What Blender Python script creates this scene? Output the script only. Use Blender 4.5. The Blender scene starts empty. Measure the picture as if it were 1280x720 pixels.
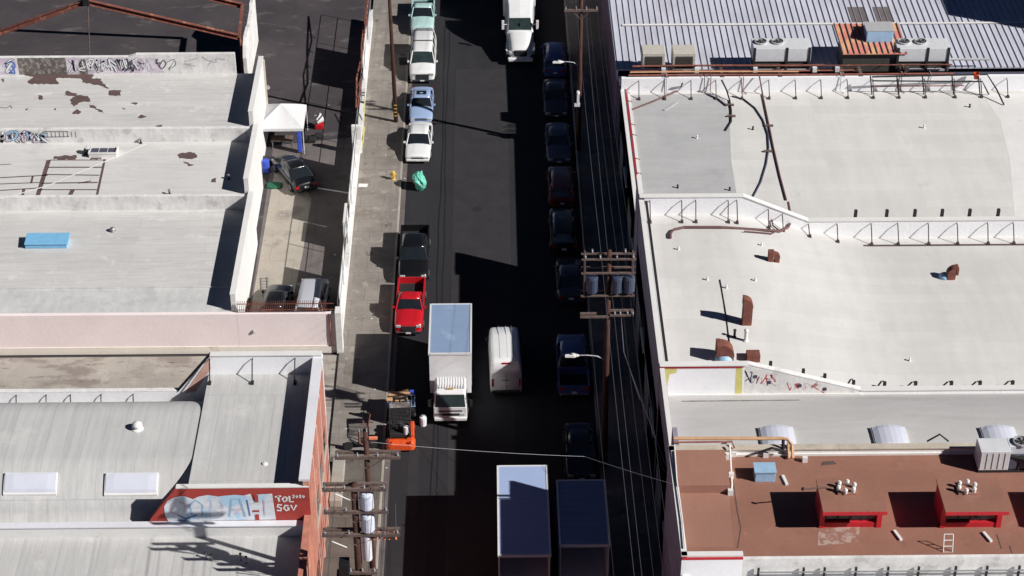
import bpy, bmesh, math, random
from mathutils import Vector, Matrix
random.seed(7)
scene = bpy.context.scene
COL = scene.collection
R = math.radians
# ---------------------------------------------------------------- camera
CAM_H, PITCH, YAW = 75.0, R(34.6), R(0.75)
cam = bpy.data.cameras.new('camera'); camo = bpy.data.objects.new('camera', cam); COL.objects.link(camo)
cam.sensor_width = 36.0; cam.lens = 36.0*2500/1280; cam.clip_start = 1; cam.clip_end = 3000
camo.location = (0, 0, CAM_H); camo.rotation_euler = (R(90)-PITCH, 0, -YAW)
scene.camera = camo
# ---------------------------------------------------------------- light
SUN_EL, SUN_AZ = R(35.7), R(23.5)          # azimuth: degrees from east towards south
sd = Vector((math.cos(SUN_EL)*math.cos(SUN_AZ), -math.cos(SUN_EL)*math.sin(SUN_AZ), math.sin(SUN_EL)))
sl = bpy.data.lights.new('sun', 'SUN'); so = bpy.data.objects.new('sun', sl); COL.objects.link(so)
sl.energy = 5.0; sl.angle = R(0.5); sl.color = (1.0, 0.97, 0.935)
so.rotation_euler = sd.to_track_quat('Z', 'Y').to_euler(); so.location = (60, -30, 90)
w = bpy.data.worlds.new('World'); scene.world = w; w.use_nodes = True
nt = w.node_tree; bg = nt.nodes['Background']
sky = nt.nodes.new('ShaderNodeTexSky'); sky.sky_type = 'NISHITA'; sky.sun_disc = False
sky.sun_elevation = SUN_EL; sky.sun_rotation = R(90)+SUN_AZ
sky.air_density = 0.26; sky.dust_density = 0.0; sky.ozone_density = 3.5; sky.altitude = 2000
nt.links.new(sky.outputs[0], bg.inputs[0]); bg.inputs[1].default_value = 0.05
scene.view_settings.view_transform = 'Standard'; scene.view_settings.look = 'None'
scene.view_settings.exposure = 0.22; scene.view_settings.gamma = 1.0
# ---------------------------------------------------------------- helpers
_fw = Vector((math.sin(YAW)*math.cos(PITCH), math.cos(YAW)*math.cos(PITCH), -math.sin(PITCH)))
_rt = Vector((math.cos(YAW), -math.sin(YAW), 0)); _up = _rt.cross(_fw)
def G(px, py, z=0.0):
    """world point at height z seen at photo pixel (survey helper)"""
    d = _fw + _rt*((px-640)/2500) + _up*((360-py)/2500)
    t = (z-CAM_H)/d.z
    return Vector((d.x*t, d.y*t, z))
WORLD = []      # things whose parts are modelled in world coordinates
class MB:
    def __init__(s): s.v = []; s.f = []; s.m = []
    def add(s, vs, fs, m=0):
        o = len(s.v); s.v += [tuple(p) for p in vs]
        for f in fs: s.f.append([i+o for i in f]); s.m.append(m)
        return s
    def box(s, x0, x1, y0, y1, z0, z1, m=0):
        vs = [(x, y, z) for z in (z0, z1) for (x, y) in ((x0, y0), (x1, y0), (x1, y1), (x0, y1))]
        return s.add(vs, [(3,2,1,0),(4,5,6,7),(0,1,5,4),(1,2,6,5),(2,3,7,6),(3,0,4,7)], m)
    def prism(s, pts, z0, z1, m=0):
        n = len(pts); vs = [(x, y, z0) for x, y in pts]+[(x, y, z1) for x, y in pts]
        return s.add(vs, [list(range(n))[::-1], list(range(n, 2*n))]+[(i, (i+1) % n, n+(i+1) % n, n+i) for i in range(n)], m)
    def xz(s, pts, y0, y1, m=0):        # outline in XZ, thickness along Y
        n = len(pts); vs = [(x, y0, z) for x, z in pts]+[(x, y1, z) for x, z in pts]
        return s.add(vs, [list(range(n)), list(range(n, 2*n))[::-1]]+[((i+1) % n, i, n+i, n+(i+1) % n) for i in range(n)], m)
    def yz(s, pts, x0, x1, m=0):        # outline in YZ, thickness along X
        n = len(pts); vs = [(x0, y, z) for y, z in pts]+[(x1, y, z) for y, z in pts]
        return s.add(vs, [list(range(n))[::-1], list(range(n, 2*n))]+[(i, (i+1) % n, n+(i+1) % n, n+i) for i in range(n)], m)
    def poly(s, pts, m=0): return s.add(pts, [list(range(len(pts)))], m)
    def tube(s, pts, r, n=6, m=0, r2=None):
        pts = [Vector(p) for p in pts]; k = len(pts); vs = []; fs = []
        for i, p in enumerate(pts):
            t = (pts[min(i+1, k-1)]-pts[max(i-1, 0)]).normalized()
            a = Vector((0, 0, 1)) if abs(t.z) < .9 else Vector((1, 0, 0))
            u = t.cross(a).normalized(); v = t.cross(u)
            rr = r if r2 is None else r+(r2-r)*i/(k-1)
            for j in range(n):
                an = 2*math.pi*j/n; vs.append(p+u*math.cos(an)*rr+v*math.sin(an)*rr)
        for i in range(k-1):
            for j in range(n): fs.append((i*n+j, i*n+(j+1) % n, (i+1)*n+(j+1) % n, (i+1)*n+j))
        fs += [list(range(n))[::-1], list(range((k-1)*n, k*n))]
        return s.add(vs, fs, m)
    def lathe(s, c, prof, n=14, m=0):   # prof: (r,z) upward
        vs = []; fs = []; k = len(prof)
        for r, z in prof:
            for j in range(n):
                a = 2*math.pi*j/n; vs.append((c[0]+r*math.cos(a), c[1]+r*math.sin(a), c[2]+z))
        for i in range(k-1):
            for j in range(n): fs.append((i*n+j, i*n+(j+1) % n, (i+1)*n+(j+1) % n, (i+1)*n+j))
        fs += [list(range(n))[::-1], list(range((k-1)*n, k*n))]
        return s.add(vs, fs, m)
    def loft(s, rings, m=0, caps=True):
        n = len(rings[0]); vs = [p for r in rings for p in r]; fs = []
        for i in range(len(rings)-1):
            for j in range(n): fs.append((i*n+j, i*n+(j+1) % n, (i+1)*n+(j+1) % n, (i+1)*n+j))
        if caps: fs += [list(range(n))[::-1], list(range((len(rings)-1)*n, len(rings)*n))]
        return s.add(vs, fs, m)
    def ribbon(s, pts, wd, y, m=0):     # flat painted stroke on a wall that faces -Y
        pts = [Vector((p[0], 0, p[1])) for p in pts]; k = len(pts); L = []; Rr = []
        for i, p in enumerate(pts):
            t = (pts[min(i+1, k-1)]-pts[max(i-1, 0)]).normalized(); nn = Vector((-t.z, 0, t.x))*wd/2
            L.append((p.x+nn.x, y, p.z+nn.z)); Rr.append((p.x-nn.x, y, p.z-nn.z))
        return s.add(L+Rr, [(i, i+1, k+i+1, k+i) for i in range(k-1)], m)
    def build(s, name, mats, parent=None, smooth=False, bevel=0, sub=0):
        me = bpy.data.meshes.new(name); me.from_pydata(s.v, [], s.f)
        if not isinstance(mats, (list, tuple)): mats = [mats]
        for mm in mats: me.materials.append(mm)
        for p, i in zip(me.polygons, s.m): p.material_index = i; p.use_smooth = smooth
        bm = bmesh.new(); bm.from_mesh(me)
        if s.f and not name.startswith(('graffiti', 'painted')): bmesh.ops.recalc_face_normals(bm, faces=bm.faces)
        bm.to_mesh(me); bm.free()
        o = bpy.data.objects.new(name, me); COL.objects.link(o)
        if parent:
            o.parent = parent
            if parent in WORLD: o.matrix_parent_inverse = Matrix.Translation(-parent.location)
        if bevel:
            b = o.modifiers.new('bevel', 'BEVEL'); b.width = bevel; b.segments = 2; b.limit_method = 'ANGLE'
        if sub:
            b = o.modifiers.new('sub', 'SUBSURF'); b.levels = sub; b.render_levels = sub
        return o
def tag(o, label=None, cat=None, group=None, kind=None):
    if label: o['label'] = label
    if cat: o['category'] = cat
    if group: o['group'] = group
    if kind: o['kind'] = kind
    return o
def thing(name, label, cat, loc=(0, 0, 0), rz=0, group=None):
    o = bpy.data.objects.new(name, None); COL.objects.link(o); o.empty_display_size = .3
    o.location = loc; o.rotation_euler = (0, 0, rz); return tag(o, label, cat, group)
def wthing(*a, **k):
    o = thing(*a, **k); WORLD.append(o); return o
def copy_tree(o, parent=None):
    c = o.copy(); COL.objects.link(c)
    if parent: c.parent = parent
    for ch in [k for k in o.children]: copy_tree(ch, c)
    return c
def dup(o, loc, rz, label, group=None):
    c = copy_tree(o); c.location = loc; c.rotation_euler = (0, 0, rz); c['label'] = label
    if group: c['group'] = group
    return c
# ---------------------------------------------------------------- materials
def mat(name, base, rough=.8, var=.12, scale=.6, metal=0., coat=0., spots=None, seams=None, streak=None, bump=0.02, spec=.4, fine=6.0, alpha=None):
    """var: mottling; spots=(colour,scale,threshold,amount); seams=(w,h,mortar,dark,rot); streak=(sx,sy,amount)"""
    m = bpy.data.materials.new(name); m.use_nodes = True; t = m.node_tree; N = t.nodes; Lk = t.links
    b = N['Principled BSDF']; b.inputs['Roughness'].default_value = rough; b.inputs['Metallic'].default_value = metal
    b.inputs['Specular IOR Level'].default_value = spec; b.inputs['Coat Weight'].default_value = coat; b.inputs['Coat Roughness'].default_value = .08
    tc = N.new('ShaderNodeTexCoord')
    def noise(sc, det=4, vec=None):
        n = N.new('ShaderNodeTexNoise'); n.inputs['Scale'].default_value = sc; n.inputs['Detail'].default_value = det; n.inputs['Roughness'].default_value = .6
        Lk.new(vec or tc.outputs['Object'], n.inputs['Vector']); return n.outputs['Fac']
    def mapr(src, a, bb, c, d):
        n = N.new('ShaderNodeMapRange'); n.inputs[1].default_value = a; n.inputs[2].default_value = bb; n.inputs[3].default_value = c; n.inputs[4].default_value = d
        Lk.new(src, n.inputs[0]); return n.outputs[0]
    def mul(a, bb):
        n = N.new('ShaderNodeMath'); n.operation = 'MULTIPLY'; Lk.new(a, n.inputs[0]); Lk.new(bb, n.inputs[1]); return n.outputs[0]
    f = mul(mapr(noise(scale), .3, .7, 1-var, 1+var*.6), mapr(noise(fine), .3, .7, 1-var*.45, 1+var*.35))
    if streak:
        mp = N.new('ShaderNodeMapping'); mp.inputs['Scale'].default_value = (streak[0], streak[1], 1); Lk.new(tc.outputs['Object'], mp.inputs[0])
        f = mul(f, mapr(noise(1, 3, mp.outputs[0]), .35, .65, 1-streak[2], 1+streak[2]*.4))
    if seams:
        br = N.new('ShaderNodeTexBrick'); br.inputs['Scale'].default_value = 1; br.inputs['Brick Width'].default_value = seams[0]; br.inputs['Row Height'].default_value = seams[1]
        br.inputs['Mortar Size'].default_value = seams[2]; br.inputs['Mortar Smooth'].default_value = .3
        br.inputs['Color1'].default_value = (1, 1, 1, 1); br.inputs['Color2'].default_value = (.93, .93, .93, 1)
        d = 1-seams[3]; br.inputs['Mortar'].default_value = (d, d, d, 1)
        mp = N.new('ShaderNodeMapping'); Lk.new(tc.outputs['Object'], mp.inputs[0])
        if len(seams) > 4: mp.inputs['Rotation'].default_value = seams[4]
        nz = N.new('ShaderNodeTexNoise'); nz.inputs['Scale'].default_value = .8; Lk.new(mp.outputs[0], nz.inputs[0])
        mx = N.new('ShaderNodeMixRGB'); mx.inputs[0].default_value = .03; Lk.new(mp.outputs[0], mx.inputs[1]); Lk.new(nz.outputs['Color'], mx.inputs[2])
        Lk.new(mx.outputs[0], br.inputs['Vector'])
        f = mul(f, br.outputs['Color'])
    mc = N.new('ShaderNodeMixRGB'); mc.blend_type = 'MULTIPLY'; mc.inputs[0].default_value = 1
    mc.inputs[1].default_value = (*base, 1); Lk.new(f, mc.inputs[2]); out = mc.outputs[0]
    for sp in (spots or []):
        sm = N.new('ShaderNodeMixRGB'); sm.inputs[2].default_value = (*sp[0], 1)
        mp = N.new('ShaderNodeMapping'); mp.inputs['Location'].default_value = (sp[2]*37, sp[1]*11, 0); Lk.new(tc.outputs['Object'], mp.inputs[0])
        if len(sp) > 4: mp.inputs['Scale'].default_value = (*sp[4], 1)
        Lk.new(mapr(noise(sp[1], 6, mp.outputs[0]), sp[2], sp[2]+.09, 0, sp[3]), sm.inputs[0]); Lk.new(out, sm.inputs[1]); out = sm.outputs[0]
    Lk.new(out, b.inputs['Base Color'])
    if bump:
        bp = N.new('ShaderNodeBump'); bp.inputs['Strength'].default_value = .5; bp.inputs['Distance'].default_value = bump
        Lk.new(noise(fine*.7, 5), bp.inputs['Height']); Lk.new(bp.outputs[0], b.inputs['Normal'])
    return m
M = {}
def D(k, *a, **kw): M[k] = mat(k, *a, **kw)
D('asphalt', (.0215, .0205, .025), .9, .14, .25, streak=(.9, .04, .16), spots=[((.036, .03, .033), .22, .58, .5), ((.012, .012, .014), 1.1, .66, .6), ((.045, .04, .04), .5, .66, .3, (3, .15))], fine=14)
D('seal', (.009, .009, .011), .7, .1)
D('patch', (.029, .027, .03), .9, .2, .8)
D('walk', (.25, .225, .2), .9, .2, .7, seams=(1.6, 1.6, .02, .35), spots=[((.17, .145, .125), .5, .54, .6), ((.38, .34, .29), .8, .58, .6), ((.1, .085, .075), 2.2, .62, .6), ((.3, .14, .08), .25, .64, .35)], fine=10)
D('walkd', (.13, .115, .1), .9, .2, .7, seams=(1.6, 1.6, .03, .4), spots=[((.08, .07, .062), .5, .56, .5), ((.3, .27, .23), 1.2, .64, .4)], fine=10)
D('curb', (.36, .33, .29), .85, .18, 1)
D('lot', (.058, .049, .054), .92, .25, .3, spots=[((.16, .145, .135), .35, .57, .5, (1, 2)), ((.03, .028, .03), .6, .6, .5), ((.13, .12, .115), 2.4, .64, .5)], fine=9)
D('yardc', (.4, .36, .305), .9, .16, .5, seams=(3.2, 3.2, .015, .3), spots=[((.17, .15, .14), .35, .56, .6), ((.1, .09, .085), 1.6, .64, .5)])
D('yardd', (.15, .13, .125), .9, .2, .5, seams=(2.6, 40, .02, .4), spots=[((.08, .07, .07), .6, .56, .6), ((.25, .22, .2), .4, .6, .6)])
D('alley', (.4, .365, .325), .9, .16, .4, spots=[((.22, .18, .16), .35, .5, .75, (1, 2.2)), ((.5, .46, .4), .5, .58, .5), ((.1, .07, .055), .6, .6, .8, (1, 3.5))], seams=(4, 4, .015, .3))
D('roofL', (.59, .58, .565), .85, .05, .35, seams=(9, .95, .016, .2), streak=(.3, 5, .09), spots=[((.4, .39, .38), .6, .6, .45, (.4, 2.5)), ((.72, .715, .7), .9, .6, .5), ((.2, .19, .185), 2.6, .71, .7, (.35, 2.2))], fine=3)
D('roofL2', (.60, .59, .575), .85, .06, .3, streak=(.3, 3, .07), spots=[((.2, .19, .185), 2.3, .72, .7, (.4, 2)), ((.36, .35, .35), 1.7, .68, .7, (.5, 2)), ((.45, .44, .43), .35, .6, .35)], fine=4)
D('roofC', (.53, .525, .515), .85, .05, .3, seams=(.95, 7, .014, .26), streak=(3.5, .2, .1), spots=[((.25, .24, .23), 2.4, .71, .6, (2, .4)), ((.42, .41, .39), .8, .63, .4, (2, .4)), ((.64, .63, .61), .5, .6, .4)], fine=4)
D('roofR', (.66, .645, .62), .85, .035, .2, seams=(11, 1.0, .014, .12), streak=(1.2, .14, .05), spots=[((.5, .47, .43), .45, .62, .4), ((.3, .27, .25), 3.5, .735, .5), ((.58, .565, .545), .22, .57, .55), ((.5, .48, .46), 1.6, .69, .4, (1, .4))], fine=2.5)
D('roofRg', (.44, .44, .44), .85, .05, .5, streak=(.3, 1.5, .06), spots=[((.36, .36, .37), .4, .58, .4)], fine=5)
D('roofR3', (.5, .49, .48), .85, .05, .3, streak=(.3, 1.6, .05), spots=[((.43, .41, .39), .4, .58, .5, (.4, 2))], fine=4)
D('white', (.72, .71, .69), .8, .06, .6, spots=[((.5, .48, .46), 1.2, .64, .5)])
D('whitedirt', (.74, .725, .71), .85, .12, .7, streak=(3, 3, .1), spots=[((.4, .37, .35), 1.2, .58, .5), ((.25, .22, .2), 3, .67, .5)])
D('greyface', (.57, .575, .565), .85, .1, .6, streak=(2.5, 1, .08), spots=[((.42, .42, .41), .9, .56, .5)])
D('lilacface', (.68, .68, .72), .8, .06, .5)
D('whiteface', (.86, .86, .88), .8, .05, .5, spots=[((.68, .67, .67), 1.1, .63, .5)])
D('pink', (.87, .76, .755), .85, .05, .4, spots=[((.8, .7, .68), .6, .6, .4)])
D('footing', (.8, .74, .66), .85, .1, .6, spots=[((.55, .48, .4), 1, .58, .6)])
D('beige', (.52, .46, .38), .85, .15, .6, spots=[((.33, .28, .23), 1, .57, .5)])
D('brownroof', (.3, .142, .1), .8, .1, .4, spots=[((.42, .27, .21), 1.8, .68, .6), ((.12, .06, .05), 2.6, .7, .6), ((.34, .19, .15), .5, .6, .4), ((.2, .09, .065), .8, .62, .5)], streak=(.7, .7, .05), seams=(30, 1.0, .012, .1))
D('brownpatch', (.33, .165, .12), .8, .07, .5, seams=(2.4, 2.4, .012, .08))
D('brownworn', (.42, .3, .26), .85, .1, 2, spots=[((.275, .125, .09), 2.5, .45, .9)])
D('redpaint', (.52, .02, .03), .55, .1, 2)
D('redwall', (.42, .055, .045), .8, .1, 1, spots=[((.3, .04, .035), 1, .6, .6)])
D('orangewall', (.5, .2, .14), .8, .15, .6, streak=(1, 1.2, .2), spots=[((.75, .42, .3), .5, .58, .7), ((.35, .12, .1), 2.2, .64, .6)])
D('pinkstucco', (.6, .36, .3), .85, .1, 1)
D('wallR', (.3, .27, .33), .8, .12, .4, streak=(1, 1.5, .15))
D('wallR2', (.2, .12, .17), .8, .12, .4)
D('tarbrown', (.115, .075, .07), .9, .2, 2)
D('black', (.012, .012, .014), .5, .1)
D('blackmat', (.02, .019, .02), .8, .2, 3)
D('steel', (.42, .42, .43), .45, .12, 3, metal=.7)
D('steelg', (.5, .5, .51), .6, .1, 2, metal=.2)
D('hvac', (.62, .63, .65), .55, .08, 2, spots=[((.45, .44, .43), 2.5, .63, .4)])
D('hvacb', (.52, .49, .43), .7, .1, 2)
D('fins', (.06, .055, .05), .7, .2, 8)
D('rust', (.2, .07, .05), .85, .3, 2.5, spots=[((.45, .2, .13), 1.8, .56, .7), ((.07, .035, .03), 3.5, .6, .8)])
D('rustpipe', (.3, .1, .07), .7, .3, 2, spots=[((.55, .35, .25), 2, .6, .6)])
D('brace', (.07, .04, .04), .7, .2, 2)
D('pipebrown', (.14, .07, .065), .7, .2, 2)
D('pipetan', (.6, .36, .2), .6, .15, 2)
D('wood', (.075, .03, .022), .85, .25, 2, streak=(6, 6, .3), fine=12)
D('woodarm', (.15, .105, .09), .85, .3, 3)
D('wire', (.04, .04, .045), .5, 0, bump=0)
D('wirel', (.13, .13, .15), .4, 0, bump=0)
D('ceramic', (.75, .76, .8), .3, .05, 3)
D('transfd', (.045, .06, .1), .14, .08, 3)
D('insul', (.3, .3, .33), .4, .05, 3)
D('transf', (.62, .66, .75), .4, .08, 3, spots=[((.35, .38, .45), 4, .62, .4)])
D('corr', (.58, .59, .67), .5, .1, .35, metal=.0, spots=[((.42, .4, .45), .25, .56, .45, (2, .5)), ((.35, .25, .22), 1.4, .69, .5, (2, .3))], streak=(1.2, .12, .1))
D('corrib', (.36, .36, .42), .5, .1, .5)
D('corrdark', (.2, .17, .17), .6, .2, .8, metal=.2)
D('corrpink', (.62, .22, .17), .6, .12, .6, spots=[((.66, .4, .2), .8, .5, .8)])
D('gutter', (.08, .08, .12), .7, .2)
D('skylight', (.6, .62, .7), .25, .03, 1, spots=[((.5, .52, .62), .5, .6, .4)], bump=0)
D('skyblue', (.2, .46, .7), .35, .1, 2)
D('skyblue2', (.33, .5, .68), .5, .1, 2)
D('glass', (.014, .018, .022), .08, 0, spec=.9, bump=0)
D('glassg', (.03, .045, .045), .1, .3, 2, spec=.8, bump=0)
D('rubber', (.018, .018, .018), .85, .1)
D('chrome', (.75, .76, .78), .18, 0, metal=1, bump=0)
D('plastic', (.03, .03, .032), .6, .1)
D('lampglass', (.45, .46, .47), .15, 0, bump=0)
D('tail', (.35, .01, .012), .25, 0, bump=0)
D('canvas', (.6, .6, .61), .8, .05, 3)
D('bluecloth', (.05, .1, .55), .7, .3, 4)
D('teal', (.13, .52, .4), .6, .25, 5, spots=[((.3, .72, .6), 5, .55, .6)])
D('green', (.015, .12, .06), .7, .2, 3)
D('yellow', (.62, .4, .08), .6, .2, 3)
D('yellowpaint', (.62, .58, .2), .8, .1, 2)
D('cardboard', (.62, .36, .19), .85, .1, 2)
D('orangep', (.68, .09, .02), .35, .12, 3, coat=.4)
D('orangetag', (.85, .25, .12), .8, .2, 3)
D('graf_white', (.72, .76, .8), .8, .1, 2, spots=[((.35, .6, .78), .9, .52, .8), ((.75, .4, .45), 1.3, .58, .6)])
D('graf_blue', (.12, .2, .5), .8, .2, 4)
D('graf_dark', (.06, .055, .09), .8, .3, 4)
D('graf_lilac', (.6, .52, .6), .8, .1, 1.5, spots=[((.72, .72, .74), 1, .5, .8)])
D('graf_w', (.8, .8, .8), .8, .05, 4)
D('graf_red', (.5, .06, .09), .8, .2, 4)
D('dirty', (.16, .14, .13), .9, .4, 2.5, spots=[((.4, .36, .32), 3, .5, .7)])
def paint(k, c, rough=.3, **kw): D('p_'+k, c, rough, .03, 1.5, coat=.6, bump=0, spec=.5, **kw)
paint('white', (.74, .74, .74)); paint('bluewhite', (.2, .25, .5)); paint('black', (.008, .008, .009)); paint('red', (.5, .012, .02)); paint('blue', (.3, .4, .6))
paint('seafoam', (.42, .6, .58)); paint('navy', (.06, .1, .28)); paint('dgrey', (.05, .055, .07)); paint('maroon', (.13, .02, .03)); paint('slate', (.09, .1, .14)); paint('silver', (.5, .52, .56))
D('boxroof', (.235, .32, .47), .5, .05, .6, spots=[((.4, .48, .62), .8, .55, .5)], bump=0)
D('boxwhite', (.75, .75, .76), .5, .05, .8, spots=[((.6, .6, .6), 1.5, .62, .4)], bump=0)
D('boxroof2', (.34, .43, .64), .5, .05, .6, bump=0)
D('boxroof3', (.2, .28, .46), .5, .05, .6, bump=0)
# ---------------------------------------------------------------- ground
def structure(o): return tag(o, kind='structure')
def sheet(name, x0, x1, y0, y1, z, m): return structure(MB().poly([(x0, y0, z), (x1, y0, z), (x1, y1, z), (x0, y1, z)]).build(name, m))
sheet('ground', -900, 900, -600, 1500, -.08, M['lot'])
road = MB(); road.poly([(-6.3, -300, 0), (6.3, -300, 0), (6.3, 900, 0), (-6.3, 900, 0)])
for x, wd in ((-3.5, .05), (-3.2, .04)):   # crack sealing and old trench seams
    pts = [(x+.06*math.sin(y*.21+x*9)+.03*math.sin(y*.9), y, .004) for y in range(78, 175, 2)]
    for a, b in zip(pts, pts[1:]): road.poly([(a[0]-wd, a[1], .004), (a[0]+wd, a[1], .004), (b[0]+wd, b[1], .004), (b[0]-wd, b[1], .004)], 1)
for (x0, x1, y0, y1) in ((-2.6, 1.4, 60, 139), (-4.9, -4.3, 86, 92.2)): road.poly([(x0, y0, .008), (x1, y0, .008), (x1, y1, .008), (x0, y1, .008)], 2)
structure(road.build('road', [M['asphalt'], M['seal'], M['patch']]))
wk = MB()
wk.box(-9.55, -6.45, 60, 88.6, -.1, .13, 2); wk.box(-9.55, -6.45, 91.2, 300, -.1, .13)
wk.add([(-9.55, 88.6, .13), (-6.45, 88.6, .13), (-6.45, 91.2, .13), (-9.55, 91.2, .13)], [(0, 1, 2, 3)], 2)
for i in range(16):    # stains
    x = random.uniform(-9.2, -6.8); y = random.uniform(92, 150); a = random.uniform(.1, .35)
    wk.poly([(x+a*math.cos(t*.785)*random.uniform(.6, 1.2), y+a*math.sin(t*.785)*random.uniform(.6, 1.6), .134) for t in range(8)], 1)
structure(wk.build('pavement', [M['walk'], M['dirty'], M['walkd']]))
structure(MB().box(6.45, 9.6, 55, 300, -.1, .13).build('pavement', M['walk']))
k = MB(); k.box(-6.45, -6.3, 60, 86.8, -.1, .145); k.box(-6.45, -6.3, 91.4, 300, -.1, .145)
k.box(-6.45, -6.3, 86.8, 91.4, -.1, .05)
k.box(6.3, 6.45, 55, 300, -.1, .145)
structure(k.build('kerb', M['curb'], bevel=.02))
sheet('gutter_strip', -6.3, -5.95, 60, 300, .012, M['yardd'])
sheet('alley', -75, -9.55, 88.9, 101.4, .0, M['alley'])
sheet('lot_floor', -75, -9.75, 101.9, 300, .0, M['lot'])
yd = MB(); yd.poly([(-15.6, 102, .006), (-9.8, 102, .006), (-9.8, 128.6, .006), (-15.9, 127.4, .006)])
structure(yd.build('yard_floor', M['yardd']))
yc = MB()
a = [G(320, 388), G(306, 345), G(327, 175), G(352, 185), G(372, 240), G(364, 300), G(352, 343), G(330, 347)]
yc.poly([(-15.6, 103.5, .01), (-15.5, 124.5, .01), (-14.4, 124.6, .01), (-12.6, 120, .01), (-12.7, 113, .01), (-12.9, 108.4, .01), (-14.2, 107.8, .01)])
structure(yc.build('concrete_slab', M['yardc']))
# ---------------------------------------------------------------- building helpers
def roofgrid(x0, x1, y0, y1, zf, nx, ny, m=0, mb=None):
    mb = mb or MB(); vs = [(x0+(x1-x0)*i/nx, y0+(y1-y0)*j/ny) for j in range(ny+1) for i in range(nx+1)]
    return mb.add([(x, y, zf(x, y)) for x, y in vs], [(j*(nx+1)+i, j*(nx+1)+i+1, (j+1)*(nx+1)+i+1, (j+1)*(nx+1)+i) for j in range(ny) for i in range(nx)], m)
def on(px, py, zf):
    z = zf if not callable(zf) else 7.
    for _ in range(12):
        p = G(px, py, z)
        if callable(zf): z = zf(p.x, p.y)
    return p
def braces(parent, pts, ywall, ztop, zf, out=.85, m='steel', side=-1):
    for px, py in pts:
        p = on(px, py, zf); zt = ztop(p.x) if callable(ztop) else ztop
        zb = zf(p.x, ywall+side*out) if callable(zf) else zf
        b = MB(); b.tube([(p.x, ywall+side*.02, zt-.12), (p.x, ywall+side*out*.25, zt-.16), (p.x+random.uniform(-.03, .03), ywall+side*out, zb+.06)], .035, 5)
        b.box(p.x-.08, p.x+.08, ywall+side*out-.16, ywall+side*out+.12, zb-.02, zb+.12)
        b.build('parapet_brace', M[m], parent)
def coping(parent, pts, wd, m, name='coping', h=.06):   # strip of thickness following 3-D points, horizontal width wd
    b = MB()
    for p, q in zip(pts, pts[1:]):
        p, q = Vector(p), Vector(q); t = (q-p); n = Vector((-t.y, t.x, 0)).normalized()*wd/2
        b.add([p-n, p+n, q+n, q-n]+[v+Vector((0, 0, h)) for v in (p-n, p+n, q+n, q-n)], [(0, 1, 2, 3), (7, 6, 5, 4), (0, 4, 5, 1), (1, 5, 6, 2), (2, 6, 7, 3), (3, 7, 4, 0)])
    return b.build(name, M[m], parent)
# ================================================================= building L : three stepped flat roofs, west side
def rect(b, x0, x1, y0, y1, z, m=0): b.poly([(x0, y0, z), (x1, y0, z), (x1, y1, z), (x0, y1, z)], m)
XE = -16.15
X3, X2, X1 = -16.15, -16.42, -16.72      # street side of the three steps
L = wthing('warehouse', 'long white warehouse with three stepped flat roofs and a pale pink side wall', 'building', (XE, 102, 0))
secs = [(111.0, 102.1, 4.8), (118.0, 111.0, 5.9), (125.6, 118.0, 7.0)]
wl = MB(); wl.box(-75, XE, 102.1, 113.9, 0, 2.95)
wl.box(-75, X2, 113.95, 121.2, 0, 3.95); wl.box(-75, X1, 121.25, 129.3, 0, 4.95)
wl.build('wall', M['white'], L)
r = MB(); rect(r, -75, XE, 104.7, 113.9, 3.0); rect(r, -75, XE, 102.0, 104.66, 2.99, 1); r.box(-75, XE, 104.62, 104.74, 2.95, 3.06, 1)
r.build('roof', [M['roofL'], M['greyface']], L)
def sheetpx(b, poly, z, m, rag=0):
    P3 = [G(x, y, z) for x, y in poly]
    if rag:
        out = []
        for p, q_ in zip(P3, P3[1:]+P3[:1]):
            L_ = (q_-p).length; n = max(1, int(L_/.16)); t_ = (q_-p).normalized(); nn = Vector((-t_.y, t_.x, 0)); am = min(.09, L_*.12)
            for k_ in range(n): out.append(p.lerp(q_, k_/n)+(nn*random.uniform(-am, am) if k_ else Vector()))
        P3 = out
    b.poly(P3, m)
r = MB(); rect(r, -75, X2, 114.2, 121.2, 4.0)
zz = 4.005
for pl in ([(222,193),(235,190),(244,191),(246,197),(240,199),(224,198)], [(229,201),(243,206),(236,208)], [(265,224),(271,222),(270,228),(264,228)],
           [(68,195),(96,194),(95,200),(67,199)], [(112,194),(127,193),(127,199),(112,200)]): sheetpx(r, pl, zz, 1, 1)
def pline(b, pts, wd, z, m):
    P3 = [G(x, y, z) for x, y in pts]
    for p, q in zip(P3, P3[1:]):
        t = (q-p).normalized(); n = Vector((-t.y, t.x, 0))*wd/2; b.poly([p-n, q-n, q+n, p+n], m)
for pts, wd in (([(61,200),(47,245)],.3), ([(131,199),(121,245)],.16), ([(61,200),(131,200)],.1), ([(60,209),(128,209)],.14), ([(56,218),(124,219)],.12), ([(52,229),(122,228)],.14),
                ([(49,237),(121,237)],.12), ([(0,222),(60,219)],.12), ([(0,230),(50,228)],.1), ([(0,238),(48,235)],.12), ([(41,220),(39,229)],.14), ([(91,237),(87,245)],.3), ([(30,236),(28,245)],.2), ([(98,229),(114,226)],.12), ([(0,206),(14,205)],.08)):
    pline(r, pts, wd, zz+.003, 1)
pline(r, [(0, 249), (60,232), (183, 180)], .12, zz+.008, 2)
r.build('roof', [M['roofL2'], M['tarbrown'], M['white']], L)
r = MB(); rect(r, -75, X1, 121.5, 129.3, 5.0)
zz = 5.005
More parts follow.
